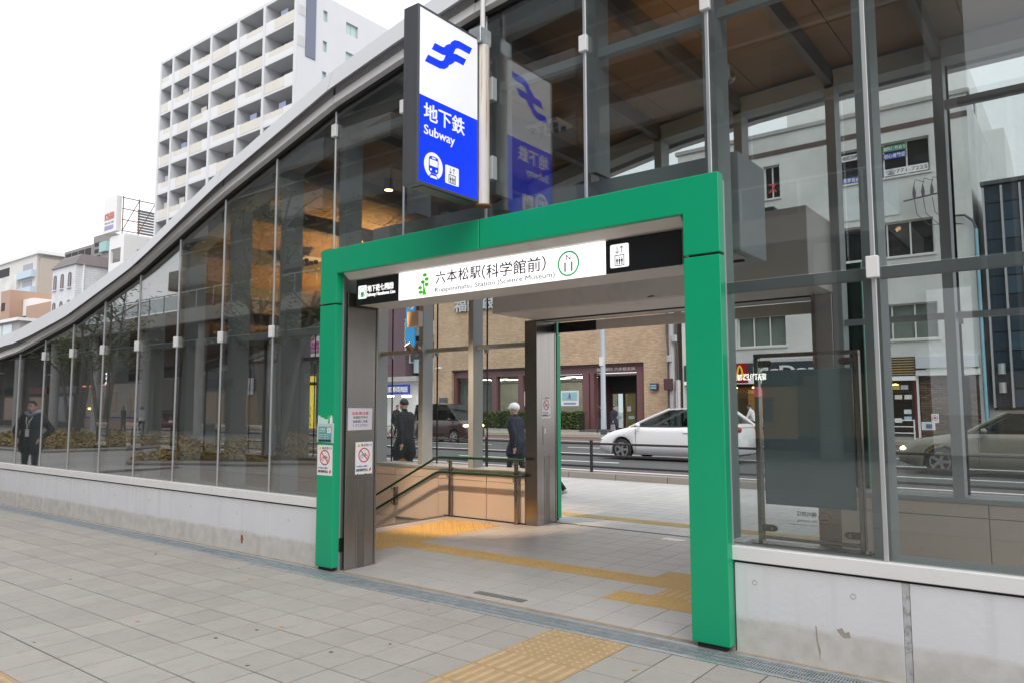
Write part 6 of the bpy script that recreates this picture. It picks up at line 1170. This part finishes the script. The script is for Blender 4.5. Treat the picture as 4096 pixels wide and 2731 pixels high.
person('person in a dark coat carrying an orange bag past the stair glass', (-5.18, 6.0, 0), R(180), W1, dict(coat=blackc, trouser=blackc, shoe=blacks, skin=skin, hair=hairb), 1.72, extra=tote(mat('orange_bag', (.62, .28, .03), .7), 'wr_r'))
def brim(g, J, k):
    h = J['head']; MB().ell(h+Vector((.03, 0, .045))*k, (.155*k, .125*k, .012*k), 16, 6).build('helmet_brim', m_white, g, smooth=True); MB().ell(h+Vector((0, 0, .06))*k, (.125*k, .11*k, .10*k), 16, 8).build('helmet_shell', m_white, g, smooth=True)
W2 = walk(.22, .12, .05); W2['hem'] = (.22,); W2['bulk'] = (1.15,)
person('person in dark clothes wearing a white helmet outside the stair glass', (-3.12, 7.0, 0), R(180), W2, dict(coat=navy, trouser=blackc, shoe=blacks, skin=skin, hair=hairb), 1.60, extra=brim)
W3 = walk(.34, .2)
person('person mostly hidden behind the street pillar with one white shoe showing', (-1.98, 6.25, 0), R(180), W3, dict(coat=greyt, trouser=blackc, shoe=whites, skin=skin, hair=hairb), 1.68)
W4 = walk(.22, .14); W4['hem'] = (.34,); W4['bulk'] = (1.15,)
person('person in a navy coat with a striped bag walking past the bank door', (-15.1, 31.4, .02), R(-20), W4, dict(coat=navy, trouser=blackc, shoe=blacks, skin=skin, hair=hairb), 1.62, .016, tote(mat('striped_bag', (.25, .25, .28), .7, var=.5, vs=20, stretch=(1, 1, 8)), 'wr_r'))
W5 = walk(.3, .2)
person('person in dark trousers half hidden behind the street lamp post', (-16.75, 32.9, .02), R(170), W5, dict(coat=blackc, trouser=greyt, shoe=whites, skin=skin, hair=hairb), 1.7, .016)
# the man mirrored in the left glass, hands in his pockets
W6 = {'pelvis': (0, 0, .94), 'chest': (-.01, 0, 1.29), 'neck': (.01, 0, 1.47), 'head': (.045, 0, 1.59), 'el_l': (-.07, .36, 1.12), 'wr_l': (.07, .24, .95), 'el_r': (-.07, -.36, 1.12), 'wr_r': (.07, -.24, .95), 'kn_l': (.02, .10, .50), 'an_l': (0, .11, .085), 'kn_r': (.02, -.10, .50), 'an_r': (0, -.11, .085), 'hem': (.16,), 'bulk': (1.28,), 'leg': (1.1,)}
def lany(g, J, k):
    c = J['chest']; MB().tube([c+Vector((.05, -.08, .17))*k, c+Vector((.165, -.03, 0))*k, c+Vector((.175, 0, -.14))*k, c+Vector((.165, .03, 0))*k, c+Vector((.05, .08, .17))*k], .007, 6).build('lanyard', m_white, g); MB().box(c.x+.165, c.x+.175, -.035, .035, c.z-.30, c.z-.15).build('name_badge', m_paper, g, .003)
    MB().tube([c+Vector((-.07, .10, .20))*k, c+Vector((.06, .09, .17))*k, c+Vector((.09, 0, .12))*k, c+Vector((.06, -.09, .17))*k, c+Vector((-.07, -.10, .20))*k], [.05, .045, .03, .045, .05], 10).build('collar', mat('pale_blue_collar', (.30, .36, .45), .8), g, smooth=True)
person('man in a dark jacket and knitted cap with a lanyard, mirrored in the left glass', (-11.4, -1.27, 0), R(50), W6, dict(coat=cl('charcoal_jacket', (.022, .023, .026)), trouser=navy, shoe=blacks, skin=skin, hair=hairb, hat=cl('knit_cap', (.03, .03, .035)), hatname='knitted_cap'), 1.70, extra=lany)
# bicycle and riders
def bicycle(label, col, group=None):
    g = thing('bicycle', label, 'bicycle', (0, 0, 0), group); r = .33; m_ = mat('bike_%s' % col[0], col[1], .4)
    for x in (-.52, .52):
        w = MB().tube([(x+r*math.cos(t_*.2618), 0, r+r*math.sin(t_*.2618)) for t_ in range(25)], .018, 8, False).build('wheel', m_tyre, g, smooth=True); sp = MB()
        for q in range(9): sp.tube([(x-r*math.cos(q*.349), 0, r-r*math.sin(q*.349)), (x+r*math.cos(q*.349), 0, r+r*math.sin(q*.349))], .003, 4)
        sp.build('spokes', m_rim, w)
    f = MB()
    for a, b in (((-.52, 0, .33), (-.08, 0, .30)), ((-.52, 0, .33), (-.18, 0, .74)), ((-.08, 0, .30), (-.20, 0, .82)), ((-.08, 0, .30), (.36, 0, .72)), ((-.18, 0, .70), (.34, 0, .80)), ((.52, 0, .33), (.33, 0, .95))): f.tube([a, b], .017, 8)
    f.build('frame', m_, g, smooth=True); MB().tube([(.20, -.27, 1.0), (.32, -.2, 1.03), (.33, 0, .98), (.32, .2, 1.03), (.20, .27, 1.0)], .013, 8).build('handlebar', m_rim, g, smooth=True); MB().ell((-.22, 0, .86), (.14, .075, .035)).build('saddle', m_int, g, smooth=True); box('basket', .42, .68, -.17, .17, .78, 1.0, m_dkgrey, g, .01); MB().tube([(-.08, -.1, .30), (-.08, .1, .30)], .05, 10).build('crank', m_rim, g); return g
RIDE = {'pelvis': (-.2, 0, .95), 'chest': (-.02, 0, 1.30), 'neck': (.03, 0, 1.48), 'head': (.07, 0, 1.60), 'el_l': (.10, .26, 1.10), 'wr_l': (.22, .25, 1.03), 'el_r': (.10, -.26, 1.10), 'wr_r': (.22, -.25, 1.03), 'kn_l': (.16, .11, .80), 'an_l': (-.02, .10, .42), 'kn_r': (.10, -.11, .62), 'an_r': (-.06, -.10, .22)}
b1 = bicycle('dark city bicycle ridden past the restaurant', ('k', (.02, .02, .02))); b1.location = (-6.95, 30.0, -.02); b1.rotation_euler = (0, 0, math.pi)
person('cyclist in a white shirt riding past the restaurant', (-6.95, 30.0, -.02), math.pi, RIDE, dict(coat=mat('white_shirt', (.75, .76, .80), .8), trouser=blackc, shoe=blacks, skin=skin, hair=hairb), 1.7, .016)
b3 = bicycle('dark bicycle ridden along the far kerb beside the pass office', ('k', (.02, .02, .02))); b3.location = (-22.9, 22.6, -.02)
person('rider in black crossing the road beyond the stair glass', (-22.9, 22.6, -.02), 0, RIDE, dict(coat=blackc, trouser=blackc, shoe=blacks, skin=skin, hair=hairb), 1.72, .016)
b2_ = bicycle('silver bicycle on the plaza, mirrored between the planting beds', ('s', (.4, .4, .42))); b2_.location = (-38, -16.5, -.012); b2_.rotation_euler = (0, 0, R(200))
person('cyclist in a pale jacket and dark cap, mirrored between the planting beds', (-38, -16.5, -.012), R(200), RIDE, dict(coat=mat('pale_jacket', (.45, .45, .50), .8), trouser=greyt, shoe=blacks, skin=skin, hair=hairb), 1.7, .018)
person('person in a black jacket standing by the noodle shop, mirrored in the glass', (-46, -19.2, -.012), R(80), walk(.06, .05), dict(coat=blackc, trouser=greyt, shoe=blacks, skin=skin, hair=hairb), 1.75, .018)

flush_text()
